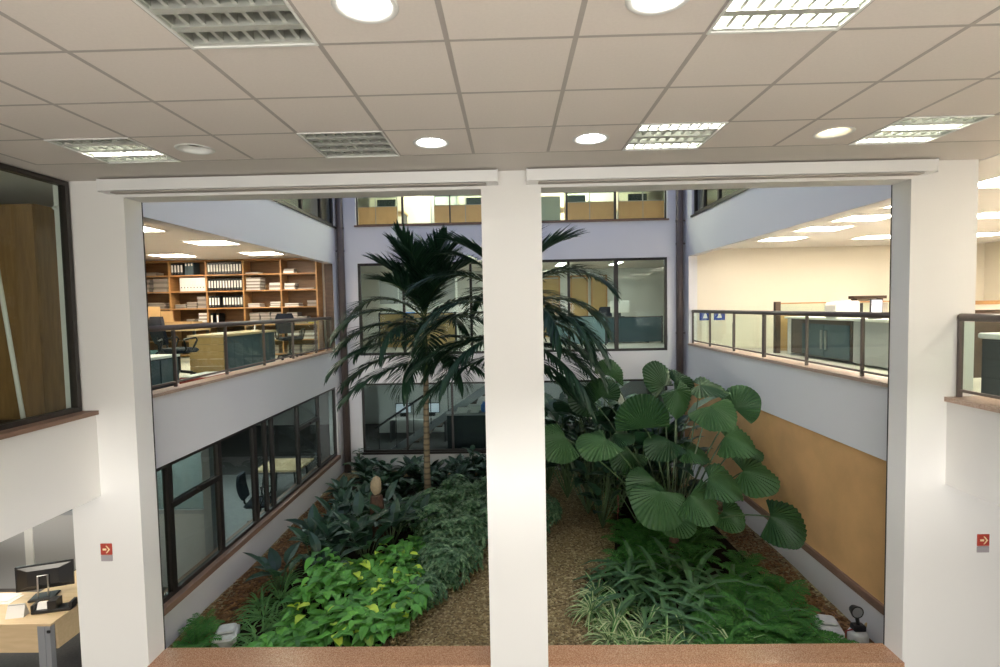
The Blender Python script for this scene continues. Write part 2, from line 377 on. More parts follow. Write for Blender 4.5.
def louvre_light(i, j, lit, label):
    """recessed box, lamp tubes along x, mirror side reflectors and cross blades"""
    x0, y0 = GX+i*T, GY+j*T
    o = thing('louvre_ceiling_light', label, 'ceiling light', (x0+T/2, y0+T/2, C2), 0, 'square louvred ceiling lights')
    h = T/2 - .014
    f = MB()
    for a, b, c, d in ((-T/2,T/2,-T/2,-h),(-T/2,T/2,h,T/2),(-T/2,-h,-h,h),(h,T/2,-h,h)): f.box(a, b, c, d, -.008, .0)
    f.build('frame', M['fixture'], o)
    hb = MB()
    hb.box(-h, h, -h, h, .11, .12).box(-h-.004, -h, -h, h, 0, .12).box(h, h+.004, -h, h, 0, .12).box(-h, h, -h-.004, -h, 0, .12).box(-h, h, h, h+.004, 0, .12)
    hb.build('housing', M['recess'], o)
    ny_, nx_ = 4, 8
    L = MB()
    for q in range(ny_+1):          # V shaped long reflectors between the lamps
        y = -h + 2*h*q/ny_; w = .022
        L.add([(-h,y-.003,.065),(h,y-.003,.065),(h,y-w,.0),(-h,y-w,.0)], [(0,1,2,3)]) if q > 0 else None
        L.add([(-h,y+.003,.065),(h,y+.003,.065),(h,y+w,.0),(-h,y+w,.0)], [(3,2,1,0)]) if q < ny_ else None
        ya, yb = max(-h, y-w), min(h, y+w); L.add([(-h,ya,0),(h,ya,0),(h,yb,0),(-h,yb,0)], [(3,2,1,0)])
    for q in range(nx_+1):          # cross blades, wedge shaped
        x = -h + 2*h*q/nx_; a, b = max(-h, x-.010), min(h, x+.010)
        for p in range(ny_):
            y_a = -h + 2*h*p/ny_ + .012; y_b = -h + 2*h*(p+1)/ny_ - .012
            L.add([(a,y_a,.012),(b,y_a,.012),(b,y_b,.012),(a,y_b,.012),(x,y_a,.062),(x,y_b,.062)], [(0,3,2,1),(0,4,5,3),(1,2,5,4)])
    L.build('louvre', M['alu'], o)
    for p in range(ny_):
        y = -h + 2*h*(p+.5)/ny_
        on = p in lit
        MB().tube([(-h+.01,y,.080),(h-.01,y,.080)], .020, 10).build('tube', M['tubeon'] if on else M['tubeoff'], o, True)
    return o
def downlight(i, j, mat, label):
    o = thing('downlight', label, 'downlight', (GX+(i+.5)*T, GY+(j+.5)*T, C2), 0, 'round recessed downlights')
    MB().lathe([(.108,.055),(.112,.0),(.135,-.006),(.142,-.002),(.142,.0)], n=32).build('trim_ring', M['fixture'], o, True)
    MB().lathe([(.0,.050),(.104,.050)], n=28).build('lamp', mat, o)
    MB().lathe([(.0,.058),(.113,.058),(.113,.004)], n=28).build('housing', M['fixture'], o)
    return o
rowname = {-1: 'in the row nearer the camera', 2: 'in the row along the pillars'}
A4 = (0,1,2,3)
lab = {
 (-5,2): ('square louvred light above the window corner with one tube lit', (2,)),
 (-2,2): ('small unlit chrome louvred light by the beam before the palm', ()),
 (2,2): ('square louvred light by the beam with two bright tubes, beyond the fully lit one', (0,3)),
 (5,2): ('square louvred light above the railing pillar with two tubes lit', (1,3)),
 (-2,-1): ('large unlit louvred light cut by the top of the photo', ()),
 (2,-1): ('brightest louvred ceiling light with every tube lit, cut by the top edge', A4),
 (-5,-1): ('unlit louvred light beyond the frame over the wardrobe window', (1,2)),
 (5,-1): ('louvred light beyond the frame over the glass railing', A4)}
for (i, j), k in fix_cells.items():
    if k == 'louvre':
        if (i, j) in lab: louvre_light(i, j, lab[(i, j)][1], lab[(i, j)][0])
        else: louvre_light(i, j, A4 if i > -3 else (1,2), 'lit louvred ceiling light behind the camera')
    else:
        t = {(-4,2): ('dark unlit round downlight between the two louvred lights', 'darkgrey'), (4,2): ('round downlight glowing warm orange', 'lampwarm'),
             (-1,2): ('lit round downlight by the beam next to the unlit chrome louvre', 'lampon'), (1,2): ('lit round downlight by the beam next to the two-tube louvre', 'lampon'),
             (-1,-1): ('large lit round downlight beside the big unlit louvre', 'lampon'), (1,-1): ('large lit round downlight beside the brightest louvre', 'lampon')}.get((i, j))
        if j in (-1, 2) and t: downlight(i, j, M[t[1]], t[0])
        elif (i, j) in ((-4,-1),(4,-1)): downlight(i, j, M['lampon'], 'round downlight beyond the frame over the wardrobe window' if i < 0 else 'round downlight beyond the frame over the glass railing')
        else: downlight(i, j, M['lampon'], 'lit round downlight behind the camera')

# roller blind cassettes under the ceiling
for xa, xb, lb in ((-3.87, -.10, 'long white roller blind cassette over the palm opening'), (.19, 3.94, 'long white roller blind cassette over the fan-leaf palm opening')):
    o = thing('roller_blind', lb, 'roller blind', (xa, FY0, 5.265))
    L_ = xb - xa
    MB().hexa([(.0,-.12,.012),(L_,-.12,.012),(L_,0,.0),(.0,0,.0)], [(.0,-.13,.115),(L_,-.13,.115),(L_,0,.125),(.0,0,.125)]).build('cassette', M['blind'], o)
    MB().box(.10, L_-.10, -.105, -.025, -.006, .004).build('bottom_bar', M['tbar'], o)
    for xe in (-.012, L_):
        MB().box(xe, xe+.012, -.125, 0, .002, .124).build('end_cap', M['blind'], o)

# drain pipes in the back corners
for px, lb in ((-4.10, 'dark drain pipe in the far corner by the bookshelf office'), (4.12, 'dark drain pipe in the far corner by the orange wall')):
    o = thing('drain_pipe', lb, 'pipe', (px, 12.775, 0))
    MB().tube([(0,0,0),(0,0,9.15)], .085, 18).build('pipe_body', M['pipe'], o, True)
    for z in (2.3, 3.4, 5.55, 6.1, 7.6):
        c = MB().tube([(0,0,z-.02),(0,0,z+.02)], .094, 18); c.box(-.02, .02, .05, .108, z-.015, z+.015); c.box(.05 if px > 0 else -.115, .125 if px > 0 else -.05, -.02, .02, z-.012, z+.012)
        c.build('pipe_clamp', M['pipe'], o)

# glass railings
def railing(x, ys, label, group, zt=3.165, top=3.96, inner=1, thick=(), y_start=None, round_cap=False):
    y0 = y_start if y_start is not None else ys[0]; y1 = ys[-1]
    o = thing('glass_railing', label, 'railing', (x, y0, zt), 0, group)
    h = top - zt
    MB().tube([(0,0,h-.035),(0,y1-y0,h-.035)], .036, 16).build('handrail', M['bronze2'], o, True)
    MB().box(-.012, .012, .0, y1-y0, .05, .075).build('bottom_rail', M['bronze2'], o)
    for y in ys:
        w = .035 if y in thick else .013
        MB().box(-.02, .02, y-y0-w, y-y0+w, 0, h-.05).build('post', M['bronze2'], o)
    for a, b in zip(ys[:-1], ys[1:]):
        MB().box(-.005, .005, a-y0+.025, b-y0-.025, .08, h-.075).build('glass_panel', M['glassr'], o)
    return o
RG = 'glass railings of the upper floor'
railing(LX-.09, [5.33, 6.61, 7.83, 9.05, 10.27, 11.50, 12.48], 'long glass railing in front of the bookshelf office', RG)
railing(RX+.09, [5.33, 6.52, 7.73, 9.02, 10.22, 11.44, 12.50], 'long glass railing in front of the office with the printer', RG, thick=(9.02,))
railing(4.27, [-4.9, -3.6, -2.3, -1.0, .3, 1.6, 2.8, 3.95, 5.035], 'short piece of glass railing beside the pillar, black cabinet behind it', RG)

# arrow signs
for sx, lb in ((-4.085, 'small red arrow sign on the pillar above the maple desk'), (4.55, 'small red arrow sign on the white wall under the short railing')):
    o = thing('arrow_sign', lb, 'sign', (sx, FY0, 1.635), 0, 'red arrow signs')
    MB().rbox(-.058, .058, -.008, 0, .065, .18, .002).build('sign_panel', M['signred'], o)
    a = MB()
    zc = .122
    a.add([(-.034,-.010,zc-.010),(.004,-.010,zc-.010),(.004,-.010,zc+.010),(-.034,-.010,zc+.010)], [(0,1,2,3)])
    a.add([(-.004,-.0105,zc+.038),(.010,-.0105,zc+.038),(.042,-.0105,zc),(.010,-.0105,zc-.038),(-.004,-.0105,zc-.038),(.024,-.0105,zc)], [(5,2,1,0),(4,3,2,5)])
    a.build('arrow', M['signtan'], o)
    MB().rbox(-.058, .058, -.008, 0, .0, .060, .002).build('caption_panel', M['signgrey'], o)
# ------------------------------------------------------------------ office ceiling lights
def office_light(x, y, z, mat, label, group, w=.80, d=.62):
    o = thing('office_ceiling_light', label, 'ceiling light', (x, y, z), 0, group)
    f = MB()
    for a, b, c, e in ((-w/2,w/2,-d/2,-d/2+.03),(-w/2,w/2,d/2-.03,d/2),(-w/2,-w/2+.03,-d/2+.03,d/2-.03),(w/2-.03,w/2,-d/2+.03,d/2-.03)): f.box(a, b, c, e, -.016, 0)
    f.build('frame', M['fixture'], o)
    MB().box(-w/2+.03, w/2-.03, -d/2+.03, d/2-.03, -.010, 0).build('diffuser', mat, o)
    return o
for x, y in ((-5.72,7.85),(-5.45,9.6),(-5.43,11.5),(-7.45,11.55),(-7.4,7.85),(-7.4,9.6)):
    office_light(x, y, C2, M['office'], 'bright ceiling light above the bookshelf office', 'ceiling lights of the bookshelf office')
for x in (5.6, 7.55, 9.6):
    for y in (1.2, 3.6, 6.0, 7.2, 8.38, 9.5, 10.9):
        if (x, y) == (7.55, 7.2): continue
        office_light(x, y, C2, M['office'], 'bright ceiling light above the cream office with the printer', 'ceiling lights of the printer office')
for x in (-2.9, -.6, 1.6, 3.3):
    for y in (14.3, 16.3): office_light(x, y, C2, M['office2'], 'ceiling light seen through the wide window behind the palms', 'ceiling lights behind the middle window', .3, 1.2)
for x in (-2.4, 0, 2.4):
    office_light(x, 14.6, C3, M['office4'], 'ceiling light of the topmost storey', 'ceiling lights of the topmost storey')
    office_light(x, 16.3, C3, M['office4'], 'ceiling light of the topmost storey', 'ceiling lights of the topmost storey')
for x, y in ((-2.6,14.4),(0.2,15.2),(2.6,14.4)): office_light(x, y, C1, M['office3'], 'dim ceiling light in the ground floor office behind the garden', 'dim ceiling lights behind the garden')
for x, y in ((-6.0,8.1),(-5.6,9.8),(-5.6,11.6),(-7.6,10.6),(-8.0,8.1)): office_light(x, y, C1, M['office3'], 'unseen ceiling light that brightens the room behind the long dark garden window', 'unseen brightening lights behind the dark window')  # never in view, most of them added to brighten this dark room
for x, y in ((-5.6,3.6),(-5.9,5.6),(-6.8,6.6)): office_light(x, y, C1, M['office'], 'ceiling light above the maple desk', 'ceiling lights by the maple desk')

# ------------------------------------------------------------------ bookshelf office (behind the long railing on the window side)
bs = thing('bookshelf', 'tall honey-coloured wooden bookshelf filling the end wall of the upper office', 'bookshelf', (-9.1, 12.5, F2))
XD = [0, .91, 1.81, 2.71, 3.62, 4.48]; ZS = [.06, .40, .77, 1.19, 1.60, 1.99, 2.34]; SD = .36
for x in XD: MB().box(x-.018, x+.018, 0, SD, 0, 2.36).build('upright', M['shelfwood'], bs)
for a, b in zip(XD[:-1], XD[1:]):
    for z in ZS: MB().box(a+.018, b-.018, 0, SD-.012, z-.014, z+.014).build('shelf', M['shelfwood'], bs)
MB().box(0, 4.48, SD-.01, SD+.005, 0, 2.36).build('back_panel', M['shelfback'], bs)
struct('wall_office_end', MB().box(-11.3, LX-.2, 12.9, 13.0, F2, C2), M['cream'])
def SX(u, f): return -9.1 + XD[u] + .03 + f*(XD[u+1]-XD[u]-.06)
def SZ(r): return F2 + ZS[r] + .015
binder = None
def add_binder(x, z, label, group, mat='black'):
    global binder
    if binder is None:
        binder = thing('ring_binder', label, 'binder', (x, 12.53, z), 0, group)
        MB().rbox(-.031, .031, 0, .27, 0, .29, .004).build('cover', M['black'], binder)
        MB().box(-.021, .021, -.002, .0, .07, .24).build('spine_label', M['paper'], binder)
        fr = MB().lathe([(.011,0),(.008,.003)], n=10).build('finger_ring', M['silver'], binder); fr.rotation_euler = (R(90), 0, 0); fr.location = (0, -.002, .04)
        return binder
    return dup(binder, (x, 12.53, z), 0, label, group)
rows3 = {5: 'highest', 4: 'second', 3: 'third'}
for r in (5, 4, 3):
    for k in range(12):
        if r == 3 and k == 4: continue
        add_binder(SX(2, .035+.0825*k), SZ(r), f'black ring binder in the {rows3[r]} row of the middle shelf bay', f'black binders in the {rows3[r]} row')
for k in (0, 2): add_binder(SX(2, .06+.085*k), SZ(2), 'black ring binder of the pair standing alone below the three full rows', 'pair of black binders')
for k in range(4): add_binder(SX(1, .05+.09*k), SZ(5), 'black ring binder beside the grey binders on the highest shelf', 'four black binders on the highest shelf')
for k in range(3):
    o = thing('ring_binder', 'grey ring binder beside the four black ones on the highest shelf', 'binder', (SX(1, .45+.085*k), 12.53, SZ(5)), 0, 'grey binders on the highest shelf')
    MB().rbox(-.033, .033, 0, .27, 0, .30, .004).build('cover', M['bluegrey'], o); MB().box(-.018, .018, -.002, 0, .22, .28).build('spine_label', M['paper'], o)
for k in range(8):
    o = thing('magazine_file', 'white magazine file in the row of eight on the second shelf', 'magazine file', (SX(1, .30+.092*k), 12.52, SZ(4)), 0, 'white magazine files')
    MB().rbox(-.036, .036, 0, .26, 0, .32, .003).build('case', M['paper'], o); th = MB().lathe([(.014,0),(.0,.002)], n=10).build('thumb_hole', M['darkgrey'], o); th.rotation_euler = (R(90),0,0); th.location = (0,-.001,.09)
bay = ['first bay', 'second bay', 'middle bay', 'fourth bay', 'fifth bay']; lev = {5: 'highest', 4: 'second', 3: 'third', 2: 'fourth', 1: 'fifth', 0: 'lowest'}
used = {}
def pile(u, r, f, w, h, d, mat, kind='paper_pile', word='pile of grey papers', n=5):
    """a pile of loose leaves and folders, slightly shifted layers"""
    key = (u, r, word); used[key] = used.get(key, 0) + 1
    extra = ['', ' second along', ' third along'][min(used[key]-1, 2)]
    o = MB(); z = 0
    for q in range(n):
        dx = rng.uniform(-.012,.012); dy = rng.uniform(-.01,.01); hh = h/n
        o.box(-w/2+dx, w/2+dx, dy, d+dy, z, z+hh*.93, q % (2 if isinstance(mat, list) else 1)); z += hh
    ob = o.build(kind, mat, loc=(SX(u, f), 12.54, SZ(r)))
    tag(ob, f'{word} on the {lev[r]} shelf of the {bay[u]}{extra}', 'papers' if 'paper' in kind else 'box', 'piles on the bookshelf')
PP = [M['paper2'], M['paper3']]; P1 = [M['paper'], M['paper2']]
for r, lst in {5: [(.35,.5,.08)], 4: [(.25,.3,.30),(.75,.34,.32)], 3: [(.6,.4,.15)], 2: [(.5,.4,.2)]}.items():
    for f, w, h in lst: pile(0, r, f, w, h, .28, PP)
for f, w, h in ((.22,.24,.10),(.55,.24,.15),(.85,.20,.28)): pile(1, 3, f, w, h, .26, PP)
pile(1, 2, .86, .2, .30, .26, P1, word='pile of white papers', n=7); pile(1, 2, .5, .2, .16, .24, PP)
pile(3, 5, .2, .3, .04, .26, P1, word='thin pile of white papers'); pile(3, 4, .22, .33, .30, .28, P1, word='tall pile of white folders', n=8); pile(3, 4, .83, .26, .17, .26, P1, word='leaning white papers', n=3)
pile(3, 3, .22, .28, .09, .26, P1, word='pile of white papers'); pile(3, 3, .83, .24, .12, .26, P1, word='pile of white papers')
for f in (.22, .53, .84): pile(3, 2, f, .23, .29, .26, PP, n=8)
pile(4, 5, .18, .24, .11, .2, P1, word='white paper box', n=2); pile(4, 4, .2, .25, .15, .22, P1, word='pile of white papers', n=3); pile(4, 4, .7, .4, .04, .22, PP, n=2)
pile(4, 3, .26, .34, .08, .26, P1, word='wide pile of white papers', n=3); pile(4, 3, .86, .22, .14, .22, PP, n=3)
pile(4, 2, .24, .25, .28, .26, PP, n=8); pile(4, 2, .55, .24, .18, .24, PP, n=4); pile(4, 2, .86, .23, .14, .24, [M['yellow'], M['paper2']], word='yellow folder pile', n=4)
for u in (3, 4):
    for f in (.25, .7): pile(u, 1, f, .28, .2, .26, P1, word='pile of white papers', n=4); pile(u, 0, f, .3, .2, .26, PP, n=4)
for f in (.2, .6): pile(2, 1, f, .28, .2, .26, PP, n=4)

def office_chair(name, label, loc, rz, fab, group='office chairs'):
    o = thing(name, label, 'chair', loc, rz, group)
    MB().rbox(-.24, .24, -.23, .23, .43, .51, .03).build('seat', fab, o)
    b = MB(); n = 8; vs = []; fs = []
    for q in range(n+1):
        t = q/n; z = .58 + .46*t; y = .22 + .07*t + .03*math.sin(t*math.pi); w = .21*(1 - .25*abs(2*t-1)**3)
        vs += [(-w, y, z), (w, y, z), (w, y+.05, z), (-w, y+.05, z)]
    for q in range(n):
        for k in range(4): fs.append((q*4+k, q*4+(k+1) % 4, q*4+4+(k+1) % 4, q*4+4+k))
    fs += [(3,2,1,0), tuple(n*4+k for k in range(4))]
    b.add(vs, fs).build('backrest', fab, o)
    MB().tube([(0,.12,.44),(0,.27,.47),(0,.30,.70)], .022, 8).build('back_support', M['black'], o)
    for sx in (-1, 1): MB().tube([(sx*.24,.02,.46),(sx*.29,.02,.50),(sx*.29,.06,.66),(sx*.29,-.14,.68),(sx*.29,-.16,.64),(sx*.27,-.08,.47)], .016, 8).build('armrest', M['black'], o)
    MB().tube([(0,0,.10),(0,0,.44)], [.03,.025], 10).build('gas_column', M['black'], o)
    s = MB()
    for q in range(5):
        a = 2*math.pi*q/5; s.tube([(0,0,.12),(.27*math.cos(a), .27*math.sin(a), .075)], [.025,.016], 8)
    s.build('star_base', M['black'], o)
    for q in range(5):
        a = 2*math.pi*q/5; x, y = .27*math.cos(a), .27*math.sin(a)
        MB().tube([(x-.02,y,.03),(x+.02,y,.03)], .03, 10).build('caster', M['black'], o)
    return o
office_chair('office_chair', 'navy office chair beside the plank-sided desk', (-5.55, 8.62, F2), R(150), M['navy'])
office_chair('office_chair', 'teal office chair behind the low cabinet', (-5.75, 7.95, F2), R(200), M['teal'])
office_chair('office_chair', 'navy office chair at the far end of the plank-sided desk', (-5.0, 11.75, F2), R(40), M['navy'])
d = thing('office_desk', 'office desk with a pale slatted end panel behind the railing', 'desk', (-5.0, 9.0, F2))
MB().box(-.62, .03, -.02, 2.02, .66, .70).build('desk_top', M['maple'], d)
e = MB()
for q in range(5): e.box(-.60, .0, 0, .03, .03+.126*q, .03+.126*q+.119)
e.build('end_panel', M['ochre'], d)
s = MB()
for q in range(6): s.box(-.03, 0, .04+.327*q, .04+.327*q+.32, .03, .655)
s.build('front_panel', M['bluegrey'], d)
for yy in (.03, 1.97): MB().box(-.60, -.54, yy, yy+.03 if yy < 1 else yy-.03, 0, .66).build('leg', M['darkgrey'], d)
tag(MB().box(-.13,.13,-.2,.2,0,.012).box(-.1,.14,-.1,.26,.012,.02).box(-.12,.1,.1,.45,.0,.015).build('loose_papers', M['paper'], loc=(-5.25, 9.45, F2+.70)), 'white papers spread on the plank-sided desk', 'papers')
lmp = thing('desk_lamp', 'small curved pale desk lamp on the plank-sided desk', 'lamp', (-5.3, 10.75, F2+.70))
MB().lathe([(.0,.0),(.07,.0),(.07,.015),(.0,.02)]).build('lamp_base', M['paper'], lmp); MB().tube([(0,0,.02),(0,.02,.12),(.03,.1,.18),(.05,.22,.17)], .012, 8).build('lamp_arm', M['paper'], lmp); MB().tube([(.05,.18,.175),(.06,.30,.15)], [.03,.045], 10).build('lamp_shade', M['paper'], lmp)
cb = thing('low_cabinet', 'low dark cabinet with a pale top beside the near end of the long railing', 'cabinet', (-5.0, 6.9, F2))
MB().box(-.5, 0, 0, .85, .04, .44).build('cabinet_body', M['slate'], cb); MB().box(-.52, .02, -.02, .87, .44, .475).build('cabinet_top', M['paper'], cb)
for q in range(2): MB().box(.0, .014, .03+.41*q, .41+.41*q, .06, .42).build('cabinet_door', M['bluegrey'], cb)
MB().box(-.48, -.03, .03, .82, 0, .04).build('plinth', M['black'], cb)
tag(MB().rbox(-.22,.22,-.35,.35,0,.10,.01).box(-.2,.2,-.33,.33,.10,.115,1).build('flat_box', [M['red'], M['paper']], loc=(-4.85, 8.2, F2)), 'flat red box with a white lid on the floor by the railing', 'box')
tb_ = thing('side_table', 'narrow side table carrying cardboard boxes before the bookshelf', 'table', (-7.6, 11.55, F2))
MB().box(-.95, .75, -.3, .3, .70, .74).build('table_top', M['maple'], tb_)
for x in (-.9, .7):
    for y in (-.25, .25): MB().box(x-.025, x+.025, y-.025, y+.025, 0, .70).build('leg', M['darkgrey'], tb_)
def carton(loc, w, d, h, label, openlid=False):
    o = thing('cardboard_box', label, 'box', loc, 0, 'cardboard boxes on the side table')
    t = .008
    b = MB().box(-w/2,w/2,-d/2,d/2,0,t).box(-w/2,w/2,-d/2,-d/2+t,t,h).box(-w/2,w/2,d/2-t,d/2,t,h).box(-w/2,-w/2+t,-d/2+t,d/2-t,t,h).box(w/2-t,w/2,-d/2+t,d/2-t,t,h)
    b.build('carton', M['card'], o)
    if openlid: MB().hexa([(-w/2,-d/2,h),(-w/2+t,-d/2,h),(-w/2+t,d/2,h),(-w/2,d/2,h)], [(-w/2-.02,-d/2,h+.24),(-w/2+t-.02,-d/2,h+.24),(-w/2+t-.02,d/2,h+.24),(-w/2-.02,d/2,h+.24)]).build('flap', M['card'], o)
    else: MB().box(-w/2,w/2,-d/2,d/2,h,h+t).build('lid', M['card'], o)
carton((-8.05, 11.5, F2+.74), .30, .4, .50, 'tall upright cardboard box at the end of the side table'); carton((-7.28, 11.5, F2+.74), .66, .4, .16, 'wide open cardboard box with one raised flap', True)

# ------------------------------------------------------------------ cream office with the printer
struct('wall_office_back', MB().box(4.45, 11.2, 12.60, 12.70, F2, C2), M['cream'])
cab = thing('glass_cabinet', 'low office cabinet with dark glass doors and white top', 'cabinet', (5.75, 8.05, F2))
MB().box(0, .5, .85, 2.75, .05, .74).build('cabinet_body', M['darkwood'], cab)
MB().box(-.04, .54, -.05, 2.95, .74, .78).build('cabinet_top', M['paper'], cab)
MB().box(0, .5, .0, .82, .04, .74).build('end_unit', M['greywall'], cab)
MB().box(.0, .5, 2.77, 2.9, .0, .74).build('white_side', M['paper'], cab)
for y0 in (.90, 1.62):
    dr = MB().box(-.02, -.004, y0, y0+.70, .07, .66).build('cabinet_door', M['bluegrey'], cab)
    MB().box(-.045, -.02, y0+(.62 if y0 < 1 else .04), y0+(.65 if y0 < 1 else .07), .2, .55).build('door_handle', M['silver'], dr)
pr = thing('printer', 'white rounded desktop printer on the glass-door cabinet', 'printer', (5.93, 9.45, F2+.78)); pr.scale = (.66,.66,.86)
pb = MB(); vs = []; prof = [(-.30,0),(-.33,.05),(-.33,.26),(-.29,.33),(.26,.35),(.30,.32),(.30,0)]
for y in (-.24, .24): vs += [(px, y, pz) for px, pz in prof]
n = len(prof); pb.add(vs, [tuple(range(n-1,-1,-1)), tuple(range(n, 2*n))] + [(i, (i+1) % n, n+(i+1) % n, n+i) for i in range(n)]); pb.build('body', M['paper'], pr)
MB().box(.30, .40, -.22, .22, .03, .30).build('rear_tray', M['black'], pr); MB().box(-.345, -.325, -.18, .18, .03, .09).build('paper_slot', M['black'], pr); MB().box(-.2, .1, -.2, .2, .345, .362).build('lid', M['fixture'], pr)
sc = thing('tilted_screen', 'small lit screen in a dark frame standing on the cabinet end', 'screen', (5.86, 8.5, F2+.78)); sc.scale = (.72,.72,.8)
MB().hexa([(-.12,-.01,.02),(.14,-.01,.02),(.14,.03,.02),(-.12,.03,.02)], [(-.06,.07,.40),(.20,.07,.40),(.20,.11,.40),(-.06,.11,.40)]).build('frame', M['darkgrey'], sc)
MB().add([(-.10,-.012,.05),(.12,-.012,.05),(.178,.062,.38),(-.042,.062,.38)], [(0,1,2,3)]).build('display', M['screen'], sc); MB().box(-.08,.12,-.02,.14,0,.02).build('stand', M['darkgrey'], sc)
pt = thing('office_partition', 'workstation partition with a dark post, ochre base and glass top', 'partition', (5.66, 11.2, F2))
MB().box(-.05, .05, -.05, .05, 0, 1.09).build('post', M['darkwood'], pt); MB().box(.05, 4.0, -.025, .025, .05, .80).build('lower_panel', M['ochre'], pt)
MB().box(.05, 4.0, -.006, .006, .80, 1.04).build('glass_screen', M['glassr'], pt); MB().box(.05, 4.0, -.02, .02, 1.04, 1.065).build('top_rail', M['shelfwood'], pt)
for i, (x, w, z) in enumerate(((6.9,.34,.82),(7.85,.2,.83),(8.15,.18,.84))):
    tag(MB().box(-w/2, w/2, -.004, 0, 0, .2).build('pinned_note', M['paper2' if i < 2 else 'paper'], loc=(x, 11.17, F2+z)), ['wide grey note pinned on the partition glass', 'small grey note pinned beside the white one', 'small white note pinned on the partition glass'][i], 'note')
sh = thing('wall_shelf', 'short dark wall shelf on the cream wall above the printer', 'shelf', (8.42, 12.6, 4.09)); MB().box(-.38,.38,-.2,0,.05,.12).build('board', M['darkwood'], sh)
for x in (-.3,.3): MB().box(x-.02,x+.02,-.16,0,-.06,.05).build('bracket', M['darkwood'], sh)
for i, (x, fig) in enumerate(((4.66, 'wheelchair'), (5.0, 'person'))):
    o = thing('washroom_sign', ['small blue sign by the corner, behind the railing glass', 'small blue sign with a white figure, beside the other blue sign'][i], 'sign', (x, 12.6, 3.70), 0, 'blue signs on the cream wall')
    MB().rbox(-.13,.13,-.02,0,0,.24,.004).build('sign_panel', M['signblue'], o)
    f = MB().lathe([(.0,.0),(.022,.0)], (0,0,0), 12)
    f.v = [(a, -.022, .185+b) for a, b, c in f.v]
    f.add([(-.025,-.022,.155),(.025,-.022,.155),(.055,-.022,.05),(-.055,-.022,.05)], [(0,3,2,1)])
    f.build('figure', M['paper'], o)
bp = thing('barrier_post', 'slim dark barrier post standing behind the railing glass', 'post', (4.66, 11.0, F2)); MB().tube([(0,0,.02),(0,0,.66)], .022, 10).build('pole', M['darkgrey'], bp); MB().lathe([(.0,.03),(.12,.02),(.13,0),(.0,0)]).build('foot', M['darkgrey'], bp)
# black cabinet and wood rail behind the short railing
kc = thing('filing_cabinet', 'black cabinet with a white top behind the short glass railing', 'cabinet', (4.93, 4.2, F2)); MB().box(0,.55,0,1.35,.05,.66).build('cabinet_body', M['slate'], kc); MB().rbox(-.03,.58,-.03,1.38,.66,.72,.012).build('cabinet_top', M['paper'], kc)
for q in range(3): MB().box(-.014,0,.03,1.32,.09+.19*q,.26+.19*q).build('drawer', M['slate'], kc)
MB().box(.03,.52,.03,1.32,0,.05).build('plinth', M['black'], kc)
wp = thing('wood_screen', 'brown wooden workstation screen behind the short railing pillar', 'partition', (5.6, 6.9, F2)); MB().box(0,3.6,-.03,.03,.05,.93).build('lower_panel', M['darkwood'], wp); MB().box(0,3.6,-.035,.035,1.0,1.05).build('top_rail', M['shelfwood'], wp); MB().box(0,3.6,-.02,.02,.93,1.0).build('middle_panel', M['cream'], wp)
for x in (.05, 3.55): MB().box(x-.04,x+.04,-.04,.04,0,1.0).build('post', M['darkwood'], wp)

# ------------------------------------------------------------------ room behind the wardrobe window
wd = thing('wardrobe', 'large brown wooden wardrobe behind the tall window', 'wardrobe', (-4.66, 5.12, F2))
MB().box(-2.6, 0, 0, 1.5, .05, 2.19).build('wardrobe_body', M['cabinetwood'], wd); MB().box(-2.58,-.02,.02,1.48,0,.05).build('plinth', M['darkwood'], wd)
for q in range(3): MB().box(-2.59+.865*q, -1.735+.865*q, -.02, 0, .07, 2.18).build('wardrobe_door', M['cabinetwood'], wd)
ld = thing('leaning_pole', 'thin white pole leaning against the wardrobe', 'pole', (-4.42, 4.63, F2)); MB().tube([(0,.0,.0),(-.22,.05,1.55)], .018, 10).build('pole_shaft', M['paper'], ld, True); MB().tube([(-.22,.05,1.55),(-.224,.051,1.58)], [.024,.018], 10).build('pole_tip', M['greywall'], ld)
gp = thing('window_stay', 'white upright window stay inside the wardrobe window', 'window stay', (-4.37, 5.09, 3.18)); MB().rbox(-.018,.018,-.018,.018,0,1.94,.006).build('bar', M['fixture'], gp); MB().tube([(0,0,1.94),(-.01,-.04,1.98),(-.01,-.07,1.96)], .018, 8).build('hook', M['fixture'], gp)
# partial back wall of that room
struct('wall_side_room', MB().box(-11.3, -7.4, 5.06, 5.16, F2, C2), M['greywall'])

# ------------------------------------------------------------------ lower office by the pillar: maple desk and what stands on it
dk = thing('maple_desk', 'pale maple office desk with a grey metal leg below the white spandrel', 'desk', (-5.08, 5.46, 0))
MB().box(-2.0,-.72,0,.66,.715,.74).box(-.72,0,0,1.35,.715,.74).build('desk_top', M['maple'], dk)
MB().box(-1.9,-.17,.03,.05,.40,.715).build('front_panel', M['maple'], dk); MB().box(-.045,-.02,.10,1.3,.40,.715).build('side_panel', M['maple'], dk)
lg = MB().box(-.17,-.03,.02,.08,0,.715); lg.box(-.115,-.085,.012,.02,.02,.70); lg.build('leg', M['grey'], dk)
MB().box(-1.97,-1.83,.02,.08,0,.715).build('leg', M['grey'], dk); MB().box(-.17,-.03,1.24,1.3,0,.715).build('leg', M['grey'], dk)
MB().rbox(-.055,-.02,.004,.02,.63,.66,.003).build('cable_cap', M['black'], dk)
mo = thing('computer_monitor', 'black computer monitor seen from behind on the maple desk', 'monitor', (-5.64, 6.02, .74), R(20)); mo.scale = (.92,.92,.92)
v = [(-.31,.0,.12),(.31,.0,.12),(.31,.0,.47),(-.31,.0,.47),(-.31,.02,.12),(.31,.02,.12),(.31,.02,.47),(-.31,.02,.47)]
